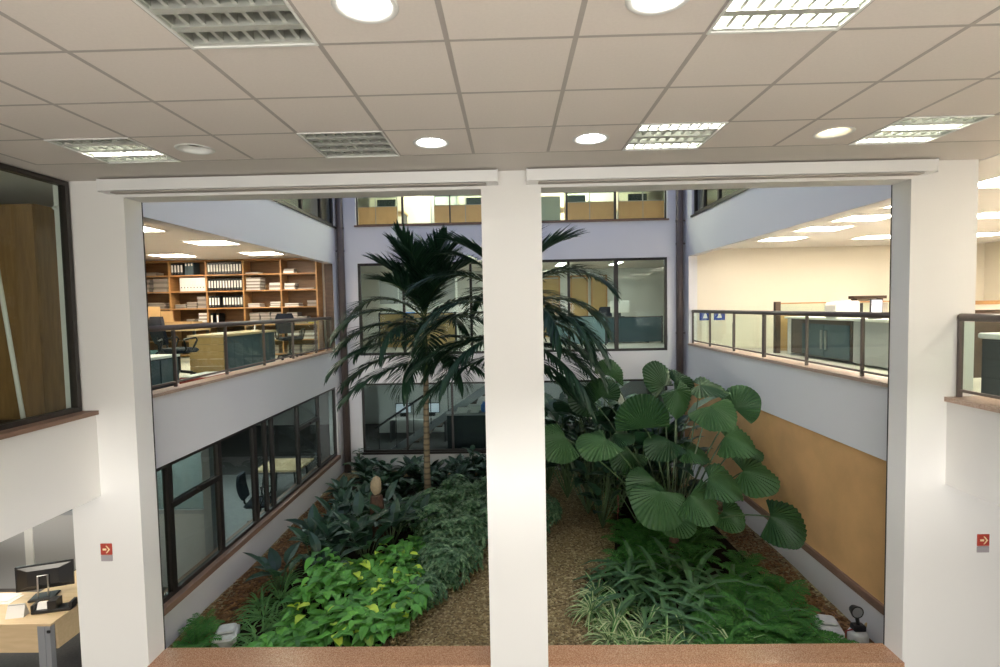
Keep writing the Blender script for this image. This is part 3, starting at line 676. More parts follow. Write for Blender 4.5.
MB().box(-.31,.31,.015,.035,.10,.43).hexa([(-.29,.015,.12),(.29,.015,.12),(.29,.015,.41),(-.29,.015,.41)],[(-.17,-.03,.17),(.17,-.03,.17),(.17,-.03,.37),(-.17,-.03,.37)]).build('casing', M['black'], mo)
MB().box(-.295,.295,.034,.037,.12,.415).build('screen', M['slate'], mo)
MB().tube([(-.055,-.05,.03),(-.055,-.04,.30),(.055,-.04,.30),(.055,-.05,.03)], .010, 8).build('stand_loop', M['silver'], mo)
MB().rbox(-.14,.14,-.13,.08,0,.03,.01).build('stand_base', M['black'], mo)
tr = thing('desk_organizer', 'black desk organizer in front of the monitor base', 'organizer', (-5.28, 5.74, .74), R(14)); MB().rbox(-.20,.20,-.07,.07,0,.035,.008).build('tray', M['black'], tr)
for x0, x1, h in ((-.20,-.17,.10),(-.04,.05,.13),(.17,.20,.09)): MB().box(x0,x1,-.06,.06,.03,h).build('divider', M['black'], tr)
MB().hexa([(-.16,-.03,.035),(-.05,-.03,.035),(-.05,.05,.035),(-.16,.05,.035)],[(-.16,.0,.10),(-.05,.0,.10),(-.05,.03,.10),(-.16,.03,.10)]).build('note_pad', M['paper'], tr)
tc_ = thing('tent_calendar', 'white folded desk calendar beside the black organizer', 'calendar', (-5.60, 5.62, .74), R(12)); MB().hexa([(-.09,-.05,0),(.09,-.05,0),(.09,.05,0),(-.09,.05,0)],[(-.085,-.004,.13),(.085,-.004,.13),(.085,.004,.13),(-.085,.004,.13)]).build('card', M['paper'], tc_); MB().tube([(-.08,0,.13),(.08,0,.13)], .008, 8).build('ring_binding', M['silver'], tc_)
tag(MB().box(-.15,.15,-.1,.1,0,.006).box(-.17,.10,-.05,.13,.006,.011).build('paper_sheet', M['paper'], loc=(-6.08, 5.95, .74)), 'white sheets of paper on the maple desk by the chair', 'papers')
tag(MB().lathe([(.0,0),(.035,.0),(.04,.10),(.034,.10),(.03,.01),(.0,.01)]).tube([(0,0,.02),(.03,.01,.17)], .005, 6).tube([(0,.0,.02),(-.02,.02,.16)], .005, 6).build('pen_cup', M['red'], loc=(-5.92, 5.66, .74)), 'red pen cup at the edge of the maple desk', 'pen cup')
gl = thing('eyeglasses', 'dark folded glasses lying on the desk by the pillar', 'glasses', (-5.20, 6.06, .74), R(20))
for sx in (-.035,.035): MB().tube([(sx+.026*math.cos(2*math.pi*q/12),0,.022+.018*math.sin(2*math.pi*q/12)) for q in range(13)], .003, 6).build('lens_rim', M['black'], gl)
for sx in (-.06,.06): MB().tube([(sx,0,.03),(sx*.9,.12,.008)], .003, 6).build('temple', M['black'], gl)
office_chair('office_chair', 'black office chair behind the monitor on the maple desk', (-6.05, 6.95, 0), R(-15), M['navy'])
pn = thing('glazed_partition', 'grey glazed partition with a white post behind the maple desk', 'partition', (-11.0, 7.6, 0))
MB().box(0,6.5,-.03,.03,0,1.15).build('lower_panel', M['greywall'], pn); MB().box(0,6.5,-.004,.004,1.15,2.34).build('glass_screen', M['glassd'], pn)
for x in (2.0, 3.72, 6.46): MB().box(x-.06,x+.06,-.05,.05,0,2.35).build('post', M['grey'] if x > 6 else M['fixture'], pn)
MB().box(0,6.5,-.035,.035,1.12,1.18).build('middle_rail', M['grey'], pn)
# behind the long dark window
struct('wall_inner_room', MB().box(-11.3, -5.3, 9.0, 9.1, 0, C1), M['greywall']); struct('baseboard_inner', MB().box(-7.6, -5.3, 8.98, 9.0, 0, .09), M['fixture'])
office_chair('office_chair', 'black office chair behind the long dark garden window', (-4.85, 9.75, 0), R(100), M['navy'])
st = thing('work_table', 'small light table behind the far end of the dark window', 'table', (-5.0, 11.3, 0)); MB().box(-.5,.45,-.45,.45,.70,.74).build('table_top', M['maple'], st)
for x in (-.42,.38):
    for y in (-.38,.38): MB().tube([(x*.8,y*.8,.70),(x,y,0)], .02, 8).build('leg', M['darkgrey'], st)

# ------------------------------------------------------------------ middle window: office behind the palms
def screen_wall(x0, x1, y, z0, h, label, mat, top=None, th=.06):
    o = thing('workstation_screen', label, 'partition', (x0, y, z0), 0)
    MB().box(.0,x1-x0,-th/2,th/2,.04,h).build('lower_panel', mat, o); MB().box(0,x1-x0,-th/2-.005,th/2+.005,h,h+.03).build('top_rail', M['darkgrey'], o)
    if top: MB().box(0,x1-x0,-.006,.006,h+.03,h+top).build('glass_screen', M['glassr'], o); MB().box(0,x1-x0,-.015,.015,h+top,h+top+.03).build('glass_rail', M['darkgrey'], o)
    for q in (0, x1-x0): MB().box(q-.02,q+.02,-.04,.04,0,h+(top or 0)+.04).build('post', M['darkgrey'], o)
    return o
screen_wall(2.75, 4.3, 14.9, F2, .72, 'dark workstation screen behind the window by the corner pipe', M['bluegrey'])
screen_wall(1.1, 2.6, 14.3, F2, .78, 'pale blue low screen behind the drooping palm fronds', paint('pale_aqua_panel', (.30,.42,.44), .6))
screen_wall(-3.6, -1.5, 14.4, F2, .95, 'ochre counter screen behind the first palm', M['ochre'])
o = thing('wall_cabinet', 'cream cabinet row with glass doors behind the first palm', 'cabinet', (-3.9, 15.6, F2)); MB().box(0,2.3,0,.5,0,2.0).build('cabinet_body', M['fixture'], o)
for q in range(4): MB().box(.03+.57*q,.57+.57*q,-.015,0,1.25,1.95).build('cabinet_door', M['greywall'], o)
tag(MB().rbox(-.18,.18,-.12,.12,0,.24,.03).build('blue_crate', M['blue'], loc=(-2.85, 14.75, F2+.76)), 'blue box on the counter behind the first palm', 'box')
tbl = thing('counter', 'counter behind the ochre screen carrying the blue box', 'counter', (-3.6, 14.5, F2)); MB().box(0,2.1,0,.6,.72,.76).build('counter_top', M['maple'], tbl)
for x in (.03, 2.03): MB().box(x,x+.04,.05,.55,0,.72).build('leg', M['darkgrey'], tbl)
for i, (x, w) in enumerate(((1.45,.55),(2.45,.5),(3.15,.45))):
    dd = thing('wood_door', ['brown office door seen behind the arching frond', 'brown office door behind the dark window mullion', 'narrow brown office door by the bright wall'][i], 'door', (x, 18.55, F2), 0, 'brown doors behind the middle window'); MB().box(-w/2,w/2,-.05,0,0,2.05).build('door_leaf', M['ochre'], dd); MB().box(-w/2-.06,-w/2,-.07,.0,0,2.1).box(w/2,w/2+.06,-.07,0,0,2.1).box(-w/2-.06,w/2+.06,-.07,0,2.1,2.16).build('door_frame', M['shelfwood'], dd); MB().tube([(w/2-.1,-.06,1.0),(w/2-.2,-.06,1.0)], .012, 8).build('handle', M['silver'], dd)
de = thing('office_desk', 'desk with a white monitor behind the dark screen', 'desk', (3.3, 15.3, F2)); MB().box(-.7,.7,-.35,.35,.70,.74).build('desk_top', M['maple'], de)
for x in (-.66,.62): MB().box(x,x+.04,-.3,.3,0,.70).build('leg', M['darkgrey'], de)
mo2 = thing('computer_monitor', 'small white monitor behind the window by the corner pipe', 'monitor', (3.2, 15.3, F2+.74)); MB().rbox(-.27,.27,-.02,.03,.12,.47,.01).build('casing', M['paper'], mo2); MB().box(-.03,.03,0,.04,.02,.2).build('stand_neck', M['darkgrey'], mo2); MB().rbox(-.12,.12,-.08,.1,0,.02,.006).build('stand_base', M['darkgrey'], mo2)
office_chair('office_chair', 'dark office chair by the white monitor', (3.0, 15.95, F2), R(10), M['navy'])

# ------------------------------------------------------------------ lower window: stair, dark counter and clutter
sr = thing('staircase', 'dark staircase rising behind the lower window', 'staircase', (-3.75, 14.2, 0))
n = 10; ln = 3.2; hh = 2.1
MB().hexa([(0,-.04,0),(.35,-.04,0),(ln+.35,-.04,hh),(ln,-.04,hh)],[(0,.02,.0),(.35,.02,.0),(ln+.35,.02,hh),(ln,.02,hh)]).build('stringer', M['grey'], sr)
for q in range(n): MB().box(.2+ln*q/n,.2+ln*(q+1)/n+.03,.0,.9,hh*(q+1)/n-.2,hh*(q+1)/n-.16).build('tread', M['darkwood'], sr)
MB().tube([(0,-.05,.85),(ln*.62,-.05,.85+hh*.62)], .03, 10).build('handrail', M['black'], sr)
for q in range(5): MB().tube([(.1+ln*.15*q,-.05,hh*.15*q),(.1+ln*.15*q,-.05,.9+hh*.15*q)], .012, 8).build('baluster', M['black'], sr)
dc = thing('reception_counter', 'dark counter front behind the lower window beside the palm trunk', 'counter', (-1.72, 13.75, 0)); MB().box(0,2.7,0,.06,.05,1.26).build('front_panel', M['slate'], dc); MB().box(-.03,2.73,-.03,.5,1.26,1.30).build('counter_top', M['greywall'], dc)
for x in (0, 2.66): MB().box(x,x+.04,.06,.48,0,1.26).build('side_panel', M['slate'], dc)
tag(MB().rbox(-.2,.2,-.14,.14,0,.22,.04).box(-.16,.16,-.1,.1,.22,.26).build('blue_bin', M['blue'], loc=(-.62, 14.0, 1.30)), 'bright blue tub on the dark ground floor counter', 'tub')
for i, (x, w, h, lb) in enumerate(((-1.35,.3,.12,'white folded papers at the end of the dark counter'),(-1.0,.22,.16,'white paper pile beside the blue tub'),(.15,.3,.2,'white paper pile hidden by the middle pillar'))):
    tag(MB().hexa([(-w/2,-.1,0),(w/2,-.1,0),(w/2,.1,0),(-w/2,.1,0)],[(-w/2+.05,-.06,h),(w/2+.06,-.04,h),(w/2+.06,.08,h),(-w/2+.05,.08,h)]).build('paper_pile', M['paper'], loc=(x, 13.98, 1.30)), lb, 'papers')
de2 = thing('office_desk', 'cluttered office desk behind the dark staircase', 'desk', (-2.9, 16.2, 0)); MB().box(-.9,.9,-.35,.35,.70,.74).build('desk_top', M['paper'], de2)
for x in (-.86,.82): MB().box(x,x+.04,-.3,.3,0,.70).build('leg', M['darkgrey'], de2)
for i, x in enumerate((-3.4,-2.5)):
    m3 = thing('computer_monitor', ['monitor with a pale screen behind the stair handrail', 'second monitor on the desk behind the staircase'][i], 'monitor', (x, 16.25, .74)); MB().rbox(-.25,.25,0,.04,.1,.42,.008).build('casing', M['black'], m3); MB().box(-.23,.23,-.004,0,.12,.40).build('screen', M['dimscreen'], m3); MB().rbox(-.1,.1,-.05,.1,0,.1,.01).build('stand_base', M['black'], m3)
struct('wall_ground_back', MB().box(-4.42, 4.45, 17.2, 17.3, 0, C1), M['fixture'])

# ------------------------------------------------------------------ topmost storey: ochre workstations behind the glass
for i, (x0, x1, lb) in enumerate(((-4.15,-2.98,'ochre workstation screen at the corner of the topmost storey'),(-1.98,-.30,'ochre workstation screen above the palm crown'),(1.52,2.85,'ochre workstation screen of the topmost storey beyond the pillar'),(2.95,4.25,'ochre workstation screen by the far end of the top glass'))):
    o = thing('workstation_screen', lb, 'partition', (x0, 14.2, F3), 0, 'ochre screens of the topmost storey'); w = x1 - x0
    MB().box(0,w/2-.01,-.03,.03,.04,.80).box(w/2+.01,w,-.03,.03,.04,.80).build('lower_panel', M['ochre2'], o)
    MB().box(0,w,-.006,.006,.82,1.05).build('glass_screen', M['glassr'], o)
    f = MB().box(0,w,-.02,.02,1.05,1.08).box(0,w,-.02,.02,.80,.82)
    for q in (0, w/2, w): f.box(q-.012,q+.012,-.02,.02,0.0,1.05)
    f.build('frame', M['greywall'], o)
tag(MB().box(0,1.5,-.03,.03,0,.95).box(0,1.5,-.035,.035,.95,.98).build('pale_screen', paint('pale_green_panel', (.42,.46,.36), .6), loc=(-.1, 14.2, F3)), 'pale green workstation screen behind the middle pillar', 'partition')
for i, x in enumerate((-3.4,-.9,1.9,3.6)):
    m4 = thing('computer_monitor', ['monitor behind the corner workstation glass of the topmost storey','monitor behind the workstation glass above the palm crown','monitor behind the top workstation glass beside the pillar','monitor behind the farthest top workstation glass'][i], 'monitor', (x, 14.75, F3+.74)); MB().rbox(-.26,.26,0,.04,.05,.38,.008).build('casing', M['slate'], m4); MB().box(-.03,.03,.04,.08,0,.2).build('stand_neck', M['black'], m4)
    dkk = thing('office_desk', ['desk behind the corner screen of the topmost storey','desk behind the top screen above the palm crown','desk behind the top screen beside the pillar','desk behind the farthest top screen'][i], 'desk', (x, 14.75, F3)); MB().box(-.55,.55,-.3,.35,.70,.74).build('desk_top', M['maple'], dkk)
    for xx in (-.52,.48): MB().box(xx,xx+.04,-.25,.3,0,.70).build('leg', M['darkgrey'], dkk)
gd = thing('grey_door', 'grey door in the bright wall of the topmost storey', 'door', (-2.05, 16.9, F3)); MB().box(-.38,.38,-.04,0,0,1.75).build('door_leaf', M['greywall'], gd); MB().box(-.43,-.38,-.06,0,0,1.8).box(.38,.43,-.06,0,0,1.8).box(-.43,.43,-.06,0,1.75,1.8).build('door_frame', M['grey'], gd); MB().tube([(.28,-.05,.95),(.2,-.05,.95)], .012, 8).build('handle', M['silver'], gd)
struct('wall_top_back', MB().box(-4.42, 4.45, 16.9, 17.0, F3, C3), M['cream'])
# ------------------------------------------------------------------ plants
def rot_about(v, axis, ang): return Matrix.Rotation(ang, 3, axis) @ v
UP = Vector((0,0,1))
PROF = dict(ovate=[(0,.10),(.12,.72),(.35,1.0),(.65,.74),(.88,.30),(1,.0)], heart=[(-.10,.35),(.0,.80),(.15,1.0),(.42,.90),(.75,.45),(1,.0)],
            strap=[(0,.55),(.25,.95),(.55,1.0),(.8,.65),(1,.0)], lance=[(0,.12),(.2,.75),(.45,1.0),(.75,.6),(1,.0)])
def blade(mb, base, d, L, W, prof='ovate', droop=.5, fold=.25, side=None, mi=0, mi2=None):
    """one leaf: midrib bends down along its length, the two halves are folded upwards"""
    d = Vector(d).normalized(); s = side or d.cross(UP)
    if s.length < 1e-3: s = Vector((1,0,0))
    s = s.normalized(); p = Vector(base); vs = []; prev = None; cur = d.copy()
    P = PROF[prof]; fs = []; ms = []
    for k, (t, w) in enumerate(P):
        if prev is not None:
            dt = t - prev; cur = rot_about(cur, s, -droop*max(dt, .02)).normalized(); p = p + cur*(L*dt)
        elif t < 0: p = p - cur*(L*-t)
        prev = t; nrm = s.cross(cur).normalized(); hw = W*w/2
        vs += [p - s*hw + nrm*(hw*fold), p.copy(), p + s*hw + nrm*(hw*fold)]
    b = len(mb.v); mb.v.extend([tuple(v) for v in vs])
    for k in range(len(P)-1):
        a = b + 3*k
        mb.f.append((a, a+1, a+4, a+3)); mb.m.append(mi); mb.f.append((a+1, a+2, a+5, a+4)); mb.m.append(mi if mi2 is None else mi2)
def sph(az, el): return Vector((math.cos(el)*math.cos(az), math.cos(el)*math.sin(az), math.sin(el)))
def frond(mb, base, az, el, L, droop, nl, ll, wl, r0=.016, stalk=.16, hang=.5, sweep=(62, 28), tilt=.25, mi_r=1, curl=0):
    """feather leaf: arched midrib and two rows of leaflets"""
    N = 16; pts = [Vector(base)]; dirs = []; e = el; a = az
    for k in range(N):
        e = el - droop*((k+1)/N)**1.25; a = az + curl*(k/N); d = sph(a, e); dirs.append(d); pts.append(pts[-1] + d*(L/N))
    dirs.append(dirs[-1])
    mb.tube(pts, [r0*(1-.85*k/N) for k in range(N+1)], 5, mi_r, False)
    for k in range(nl):
        t = stalk + (1-stalk)*(k+.5)/nl; f = t*N; i = min(int(f), N-1); p = pts[i].lerp(pts[i+1], f-i); d = dirs[i]
        side = d.cross(UP)
        side = side.normalized() if side.length > .05 else Vector((math.sin(az), -math.cos(az), 0))
        nrm = side.cross(d).normalized(); u = (t-stalk)/(1-stalk)
        ln = ll*(.55 + .9*math.sin(math.pi*min(1, .15+.8*u)))*.72; an = R(sweep[0] + (sweep[1]-sweep[0])*u)
        for sg in (-1, 1):
            q = (d*math.cos(an) + side*(sg*math.sin(an)) + nrm*(tilt*rng.uniform(.6,1.3))).normalized()
            blade(mb, p, q, ln*rng.uniform(.9,1.08), wl, 'lance', hang*rng.uniform(.7,1.3), .25)

LM = dict(
    palm=leafmat('palm_leaflets', [(0.009, 0.03, 0.016), (0.015, 0.048, 0.022), (0.025, 0.069, 0.032), (0.011, 0.039, 0.023)], .45, .35, .10),
    rachis=paint('palm_midrib', (.055,.085,.03), .5),
    trunk=None,
    fan=None,
    stem=paint('leaf_stalk_green', (.05,.09,.03), .5),
    pothos=leafmat('pothos_leaves', [(0.077, 0.251, 0.042), (0.122, 0.376, 0.058), (0.056, 0.194, 0.042), (0.165, 0.467, 0.068), (0.087, 0.285, 0.049), (0.101, 0.342, 0.049), (0.14, 0.41, 0.064), (0.072, 0.227, 0.046), (0.588, 0.787, 0.088)], .38, .45, .15),
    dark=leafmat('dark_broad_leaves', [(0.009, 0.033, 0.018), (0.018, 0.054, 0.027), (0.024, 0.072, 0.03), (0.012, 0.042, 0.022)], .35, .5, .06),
    schef=leafmat('variegated_shrub_leaves', [(0.03, 0.10, 0.036), (0.085, 0.20, 0.085), (0.24, 0.38, 0.20), (0.045, 0.13, 0.05), (0.14, 0.27, 0.13)], .45, .4, .1),
    spider=leafmat('spider_plant_green', [(0.08, 0.208, 0.056), (0.136, 0.304, 0.08), (0.104, 0.24, 0.072)], .5, .3, .2),
    cream=leafmat('spider_plant_cream', [(0.442, 0.546, 0.26), (0.572, 0.65, 0.364), (0.312, 0.442, 0.182)], .5, .3, .2),
    fern=leafmat('fern_leaflets', [(0.038, 0.153, 0.027), (0.069, 0.23, 0.041), (0.05, 0.178, 0.031), (0.105, 0.297, 0.058)], .55, .25, .2),
    strapm=leafmat('strap_leaves', [(0.038, 0.111, 0.037), (0.061, 0.153, 0.051), (0.086, 0.196, 0.071), (0.057, 0.145, 0.06)], .4, .45, .1),
    light=leafmat('small_bright_leaves', [(0.065, 0.182, 0.052), (0.104, 0.247, 0.078), (0.046, 0.143, 0.039)], .45, .4, .15),
)
def ring_trunk(name, c1, c2):
    m, nt, b = new_mat(name); tc = nt.nodes.new('ShaderNodeTexCoord'); w = nt.nodes.new('ShaderNodeTexWave'); w.bands_direction = 'Z'; w.inputs['Scale'].default_value = 2.6; w.inputs['Distortion'].default_value = 1.2
    r = nt.nodes.new('ShaderNodeValToRGB'); r.color_ramp.elements[0].color = (*c1, 1); r.color_ramp.elements[1].color = (*c2, 1); r.color_ramp.elements[1].position = .4
    nt.links.new(tc.outputs['Object'], w.inputs['Vector']); nt.links.new(w.outputs['Fac'], r.inputs['Fac']); nt.links.new(r.outputs['Color'], b.inputs['Base Color']); b.inputs['Roughness'].default_value = .75
    return m
LM['trunk'] = ring_trunk('ringed_palm_trunk', (.10,.075,.045), (.22,.17,.10))
def fan_material():
    m, nt, b = new_mat('fan_leaf')
    oi = nt.nodes.new('ShaderNodeObjectInfo'); r = nt.nodes.new('ShaderNodeValToRGB')
    for e, c in zip(r.color_ramp.elements, ((.010,.038,.011), (.044,.108,.033))): e.color = (*c, 1)
    nt.links.new(oi.outputs['Random'], r.inputs['Fac']); nt.links.new(r.outputs['Color'], b.inputs['Base Color'])
    b.inputs['Roughness'].default_value = .5; b.inputs['Specular IOR Level'].default_value = .28
    tr = nt.nodes.new('ShaderNodeBsdfTranslucent'); nt.links.new(r.outputs['Color'], tr.inputs['Color']); mx = nt.nodes.new('ShaderNodeMixShader'); mx.inputs[0].default_value = .10
    nt.links.new(b.outputs[0], mx.inputs[1]); nt.links.new(tr.outputs[0], mx.inputs[2]); nt.links.new(mx.outputs[0], nt.nodes['Material Output'].inputs[0])
    return m
LM['fan'] = fan_material()

# two feather palms
def palm(name, label, x, y, lean, h_trunk, h_crown, r, fronds):
    o = thing(name, label, 'palm tree', (x, y, 0))
    N = 40; pts = []; rad = []
    for k in range(N+1):
        t = k/N; pts.append((lean*t*t, 0, h_trunk*t)); rad.append(r*(1.55 if t < .03 else 1.18 - .30*t)*(1.05 if k % 2 else .97))
    MB().tube(pts, rad, 14).build('trunk', LM['trunk'], o, True)
    MB().tube([(lean,0,h_trunk-.02),(lean*1.02,0,h_trunk+.25*(h_crown-h_trunk)),(lean*1.05,0,h_crown+.15)], [r*.92, r*1.05, r*.55], 14).build('crownshaft', LM['stem'], o, True)
    for az, el, L, dr, z, cu in fronds:
        mb = MB(); frond(mb, (lean*1.05, 0, h_crown+z), R(az), R(el), L*(.80 if el > 62 else 1), R(dr), 46, .74 if el > 60 else .58, .060 if el > 60 else .050, .019, .10, .35 if el > 60 else .6, (58, 26) if el > 60 else (68, 32), .30, 1, R(cu))
        mb.build('frond', [LM['palm'], LM['rachis']], o)
    return o
palm('feather_palm', 'slim ringed feather palm standing in front of the lower window', -1.765, 10.6, .03, 2.80, 3.7, .060, [
    (130, 78, 1.9, 35, .3, 0), (55, 76, 1.9, 40, .3, 0), (200, 84, 2.0, 25, .35, 0), (340, 84, 1.9, 30, .35, 0), (95, 84, 1.9, 25, .35, 0), (165, 80, 1.9, 30, .35, 0), (20, 80, 1.8, 35, .35, 0), (260, 80, 1.7, 40, .3, 0), (185, 70, 1.8, 45, .3, 0), (350, 70, 1.7, 50, .3, 0), (225, 66, 1.6, 60, .2, 0), (310, 68, 1.6, 60, .2, 0),
    (172, 48, 2.0, 105, .2, 0), (190, 40, 2.0, 95, .05, 0), (178, 24, 2.0, 75, -.05, 0), (186, 12, 2.1, 62, -.3, 0), (172, 2, 2.0, 50, -.5, 0), (200, -4, 1.8, 40, -.65, 0), (160, 20, 1.9, 70, -.2, 0),
    (5, 46, 1.9, 85, .15, 0), (350, 34, 1.8, 90, .0, 0), (10, 16, 1.9, 70, -.25, 0), (345, 2, 1.7, 55, -.5, 0), (280, 30, 1.4, 120, -.1, 0), (250, 10, 1.3, 95, -.5, 0), (315, 14, 1.5, 90, -.4, 0),
    (60, 35, 1.8, 90, 0, 0), (120, 30, 1.8, 90, 0, 0), (235, 34, 1.5, 110, -.05, 0)])
palm('feather_palm', 'larger feather palm hidden by the middle pillar, fronds arching out on both sides', .10, 9.35, -.03, 3.4, 4.1, .075, [
    (80, 80, 2.0, 35, .25, 0), (168, 64, 2.1, 50, .2, 0), (155, 56, 2.0, 60, .15, 0), (185, 48, 2.0, 85, .08, 0), (200, 30, 1.9, 85, -.1, 0), (178, 20, 2.0, 75, -.2, 0), (170, 4, 1.9, 60, -.5, 0), (190, -6, 1.9, 45, -.8, 0), (182, 12, 2.0, 60, -.6, 0), (215, 5, 1.8, 70, -.5, 0),
    (12, 68, 1.9, 55, .25, 0), (15, 50, 2.2, 95, .15, 0), (355, 52, 2.0, 100, .1, 0), (0, 30, 1.9, 92, -.05, 0), (345, 18, 1.9, 85, -.25, 0), (335, 24, 1.8, 105, -.15, 0), (350, 4, 1.9, 70, -.45, 0), (325, -4, 1.8, 60, -.6, 0), (12, 0, 1.8, 60, -.6, 0), (20, 14, 1.9, 80, -.3, 0), (340, -14, 1.7, 45, -.8, 0), (5, -20, 1.6, 45, -.9, 0),
    (300, 30, 1.8, 105, -.1, 0), (265, 25, 1.7, 100, -.2, 0), (120, 40, 1.9, 85, 0, 0), (60, 35, 2.0, 90, 0, 0)])

# big fan-leaf palm by the orange wall
def fan_leaf(mb, hub, tip, nrm, Rr, spread=140, pleats=24, cup=.18, amp=.012, wav=.05, ph=0):
    n = Vector(nrm).normalized(); t = Vector(tip); t = (t - n*t.dot(n)).normalized(); s = t.cross(n)
    hub = Vector(hub); K = pleats*2; rings = [.0,.2,.42,.64,.84,1.0]; vs = []; fs = []
    for j, q in enumerate(rings):
        for k in range(K+1):
            th = R(-spread + 2*spread*k/K); shp = .82 + .18*math.cos(th*1.15) + .03*math.sin(3*th+ph)
            rr = Rr*q*shp*(1 if q < 1 or k % 2 else .98)
            z = (amp*Rr*2*(1 if k % 2 else -1))*min(1, q*1.4) - cup*Rr*q*q*(1 + .5*math.cos(2*th)) + wav*Rr*math.sin(3*th+ph)*q*q + .5*wav*Rr*math.sin(7*th+2*ph)*q*q
            vs.append(hub + (t*math.cos(th) + s*math.sin(th))*rr + n*z)
    for j in range(len(rings)-1):
        for k in range(K): a = j*(K+1)+k; fs.append((a, a+1, a+K+2, a+K+1))
    mb.add(vs, fs, 0)
fp = thing('fan_palm', 'big palm with round pleated fan leaves beside the orange wall', 'palm tree', (2.55, 8.25, 0))
base = Vector((2.55, 8.25, 0))
MB().tube([(0,0,0),(.02,.02,.35),(0,0,.55)], [.10,.075,.06], 12).build('stem', M['stump'], fp, True)
# hub position, tip direction, normal, radius
def cam_n(x, up, toward=1.0): return (x, -toward, up)
FL = [
 ((2.04,8.10,2.42), (-.1,0,1), cam_n(-.1,.25), .50), ((2.52,8.90,2.90), (-.45,0,1), cam_n(.75,.35), .42), ((3.00,9.10,2.80), (1,0,.35), cam_n(.1,.9), .36),
 ((2.72,8.30,2.56), (.55,-.2,-1), cam_n(.75,.5), .42), ((3.40,8.80,2.72), (1,-.5,.0), cam_n(-.1,5), .46), ((3.80,8.70,2.50), (.35,0,1), cam_n(-1.1,.3), .40),
 ((3.22,8.20,2.32), (.3,-.6,-.6), cam_n(-.2,2.0), .44), ((3.45,7.90,2.05), (1,-.3,-.1), cam_n(-.25,2.0), .44), ((3.75,8.30,1.76), (1,-.1,-.3), cam_n(-.3,2.4), .36),
 ((3.02,7.40,1.57), (1,-.35,-.1), cam_n(-.2,3.0), .46), ((3.62,7.70,1.50), (1,-.2,-.5), cam_n(-.2,1.8), .46), ((3.66,6.95,1.12), (1,-.35,-.45), cam_n(-.1,1.6), .45),
 ((2.00,7.50,1.58), (-.4,-.5,.3), cam_n(.1,1.6), .42), ((2.04,7.25,1.28), (-.25,-.6,-.5), cam_n(-.1,1.5), .46), ((2.66,7.25,1.28), (.75,-.5,-.5), cam_n(.3,1.5), .44),
 ((2.42,7.55,.90), (.2,-.6,-.3), cam_n(.1,2.0), .36), ((2.27,7.90,1.98), (-.8,-.5,-.15), cam_n(0,3.6), .38), ((1.25,7.90,2.03), (-1,-.4,-.15), cam_n(.15,2.6), .42),
 ((.66,8.05,1.96), (-1,-.2,-.5), cam_n(.2,1.0), .42), ((1.73,8.20,2.04), (.7,-.6,.0), cam_n(-.1,5.0), .32), ((1.57,9.20,2.66), (-.2,0,1), cam_n(-.4,.35), .36),
 ((1.87,9.40,2.98), (.5,0,1), cam_n(.4,.5), .36), ((2.96,8.30,1.78), (.9,-.3,.1), cam_n(0,4), .36), ((1.86,8.60,1.55), (-.6,-.5,-.4), cam_n(-.2,1.2), .36),
 ((1.26,9.30,2.46), (-.9,0,.2), cam_n(.1,.9), .40), ((3.22,7.60,.95), (.8,-.5,-.4), cam_n(-.1,1.6), .32)]
for hub, tip, nrm, rr in FL:
    h = Vector(hub) - base
    fm = MB(); fan_leaf(fm, h - Vector(tip).normalized()*rr*.48, tip, nrm, rr*1.08, spread=rng.uniform(88,125), amp=rng.uniform(.009,.014), cup=rng.uniform(.12,.30), wav=rng.uniform(.05,.10), ph=rng.uniform(0,6.28))
    b0 = Vector((rng.uniform(-.06,.06), rng.uniform(-.06,.06), .4)); mid = b0.lerp(h, .55) + Vector((0,0,.22 + .1*h.z)); nb = Vector(nrm).normalized()*.012
    pts = []
    for k in range(9):
        t = k/8; pts.append((1-t)**2*b0 + 2*t*(1-t)*mid + t*t*(h - Vector(tip).normalized()*rr*.48 - nb))
    fm.tube(pts, [.017-.008*k/8 for k in range(9)], 6, 1)
    fm.build('fan_leaf', [LM['fan'], LM['stem']], fp)

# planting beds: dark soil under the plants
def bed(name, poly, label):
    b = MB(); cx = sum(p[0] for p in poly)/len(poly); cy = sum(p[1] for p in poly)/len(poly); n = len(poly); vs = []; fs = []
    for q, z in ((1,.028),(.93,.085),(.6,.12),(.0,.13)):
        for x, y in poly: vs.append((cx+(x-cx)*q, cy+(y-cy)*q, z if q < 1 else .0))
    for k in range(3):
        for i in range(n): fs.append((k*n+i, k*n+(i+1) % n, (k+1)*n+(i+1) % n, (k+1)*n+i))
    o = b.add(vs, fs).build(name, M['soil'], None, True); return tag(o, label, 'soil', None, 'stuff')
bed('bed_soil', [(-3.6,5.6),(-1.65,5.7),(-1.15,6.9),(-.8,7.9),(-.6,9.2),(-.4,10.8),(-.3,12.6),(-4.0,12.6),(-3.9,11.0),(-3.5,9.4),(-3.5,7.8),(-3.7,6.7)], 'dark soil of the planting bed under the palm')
bed('bed_soil', [(1.15,5.6),(3.6,5.6),(3.75,7.0),(3.7,9.0),(3.8,12.4),(2.0,12.5),(2.0,10.2),(1.65,8.6),(1.2,7.4),(1.05,6.4)], 'dark soil of the planting bed under the fan palm')
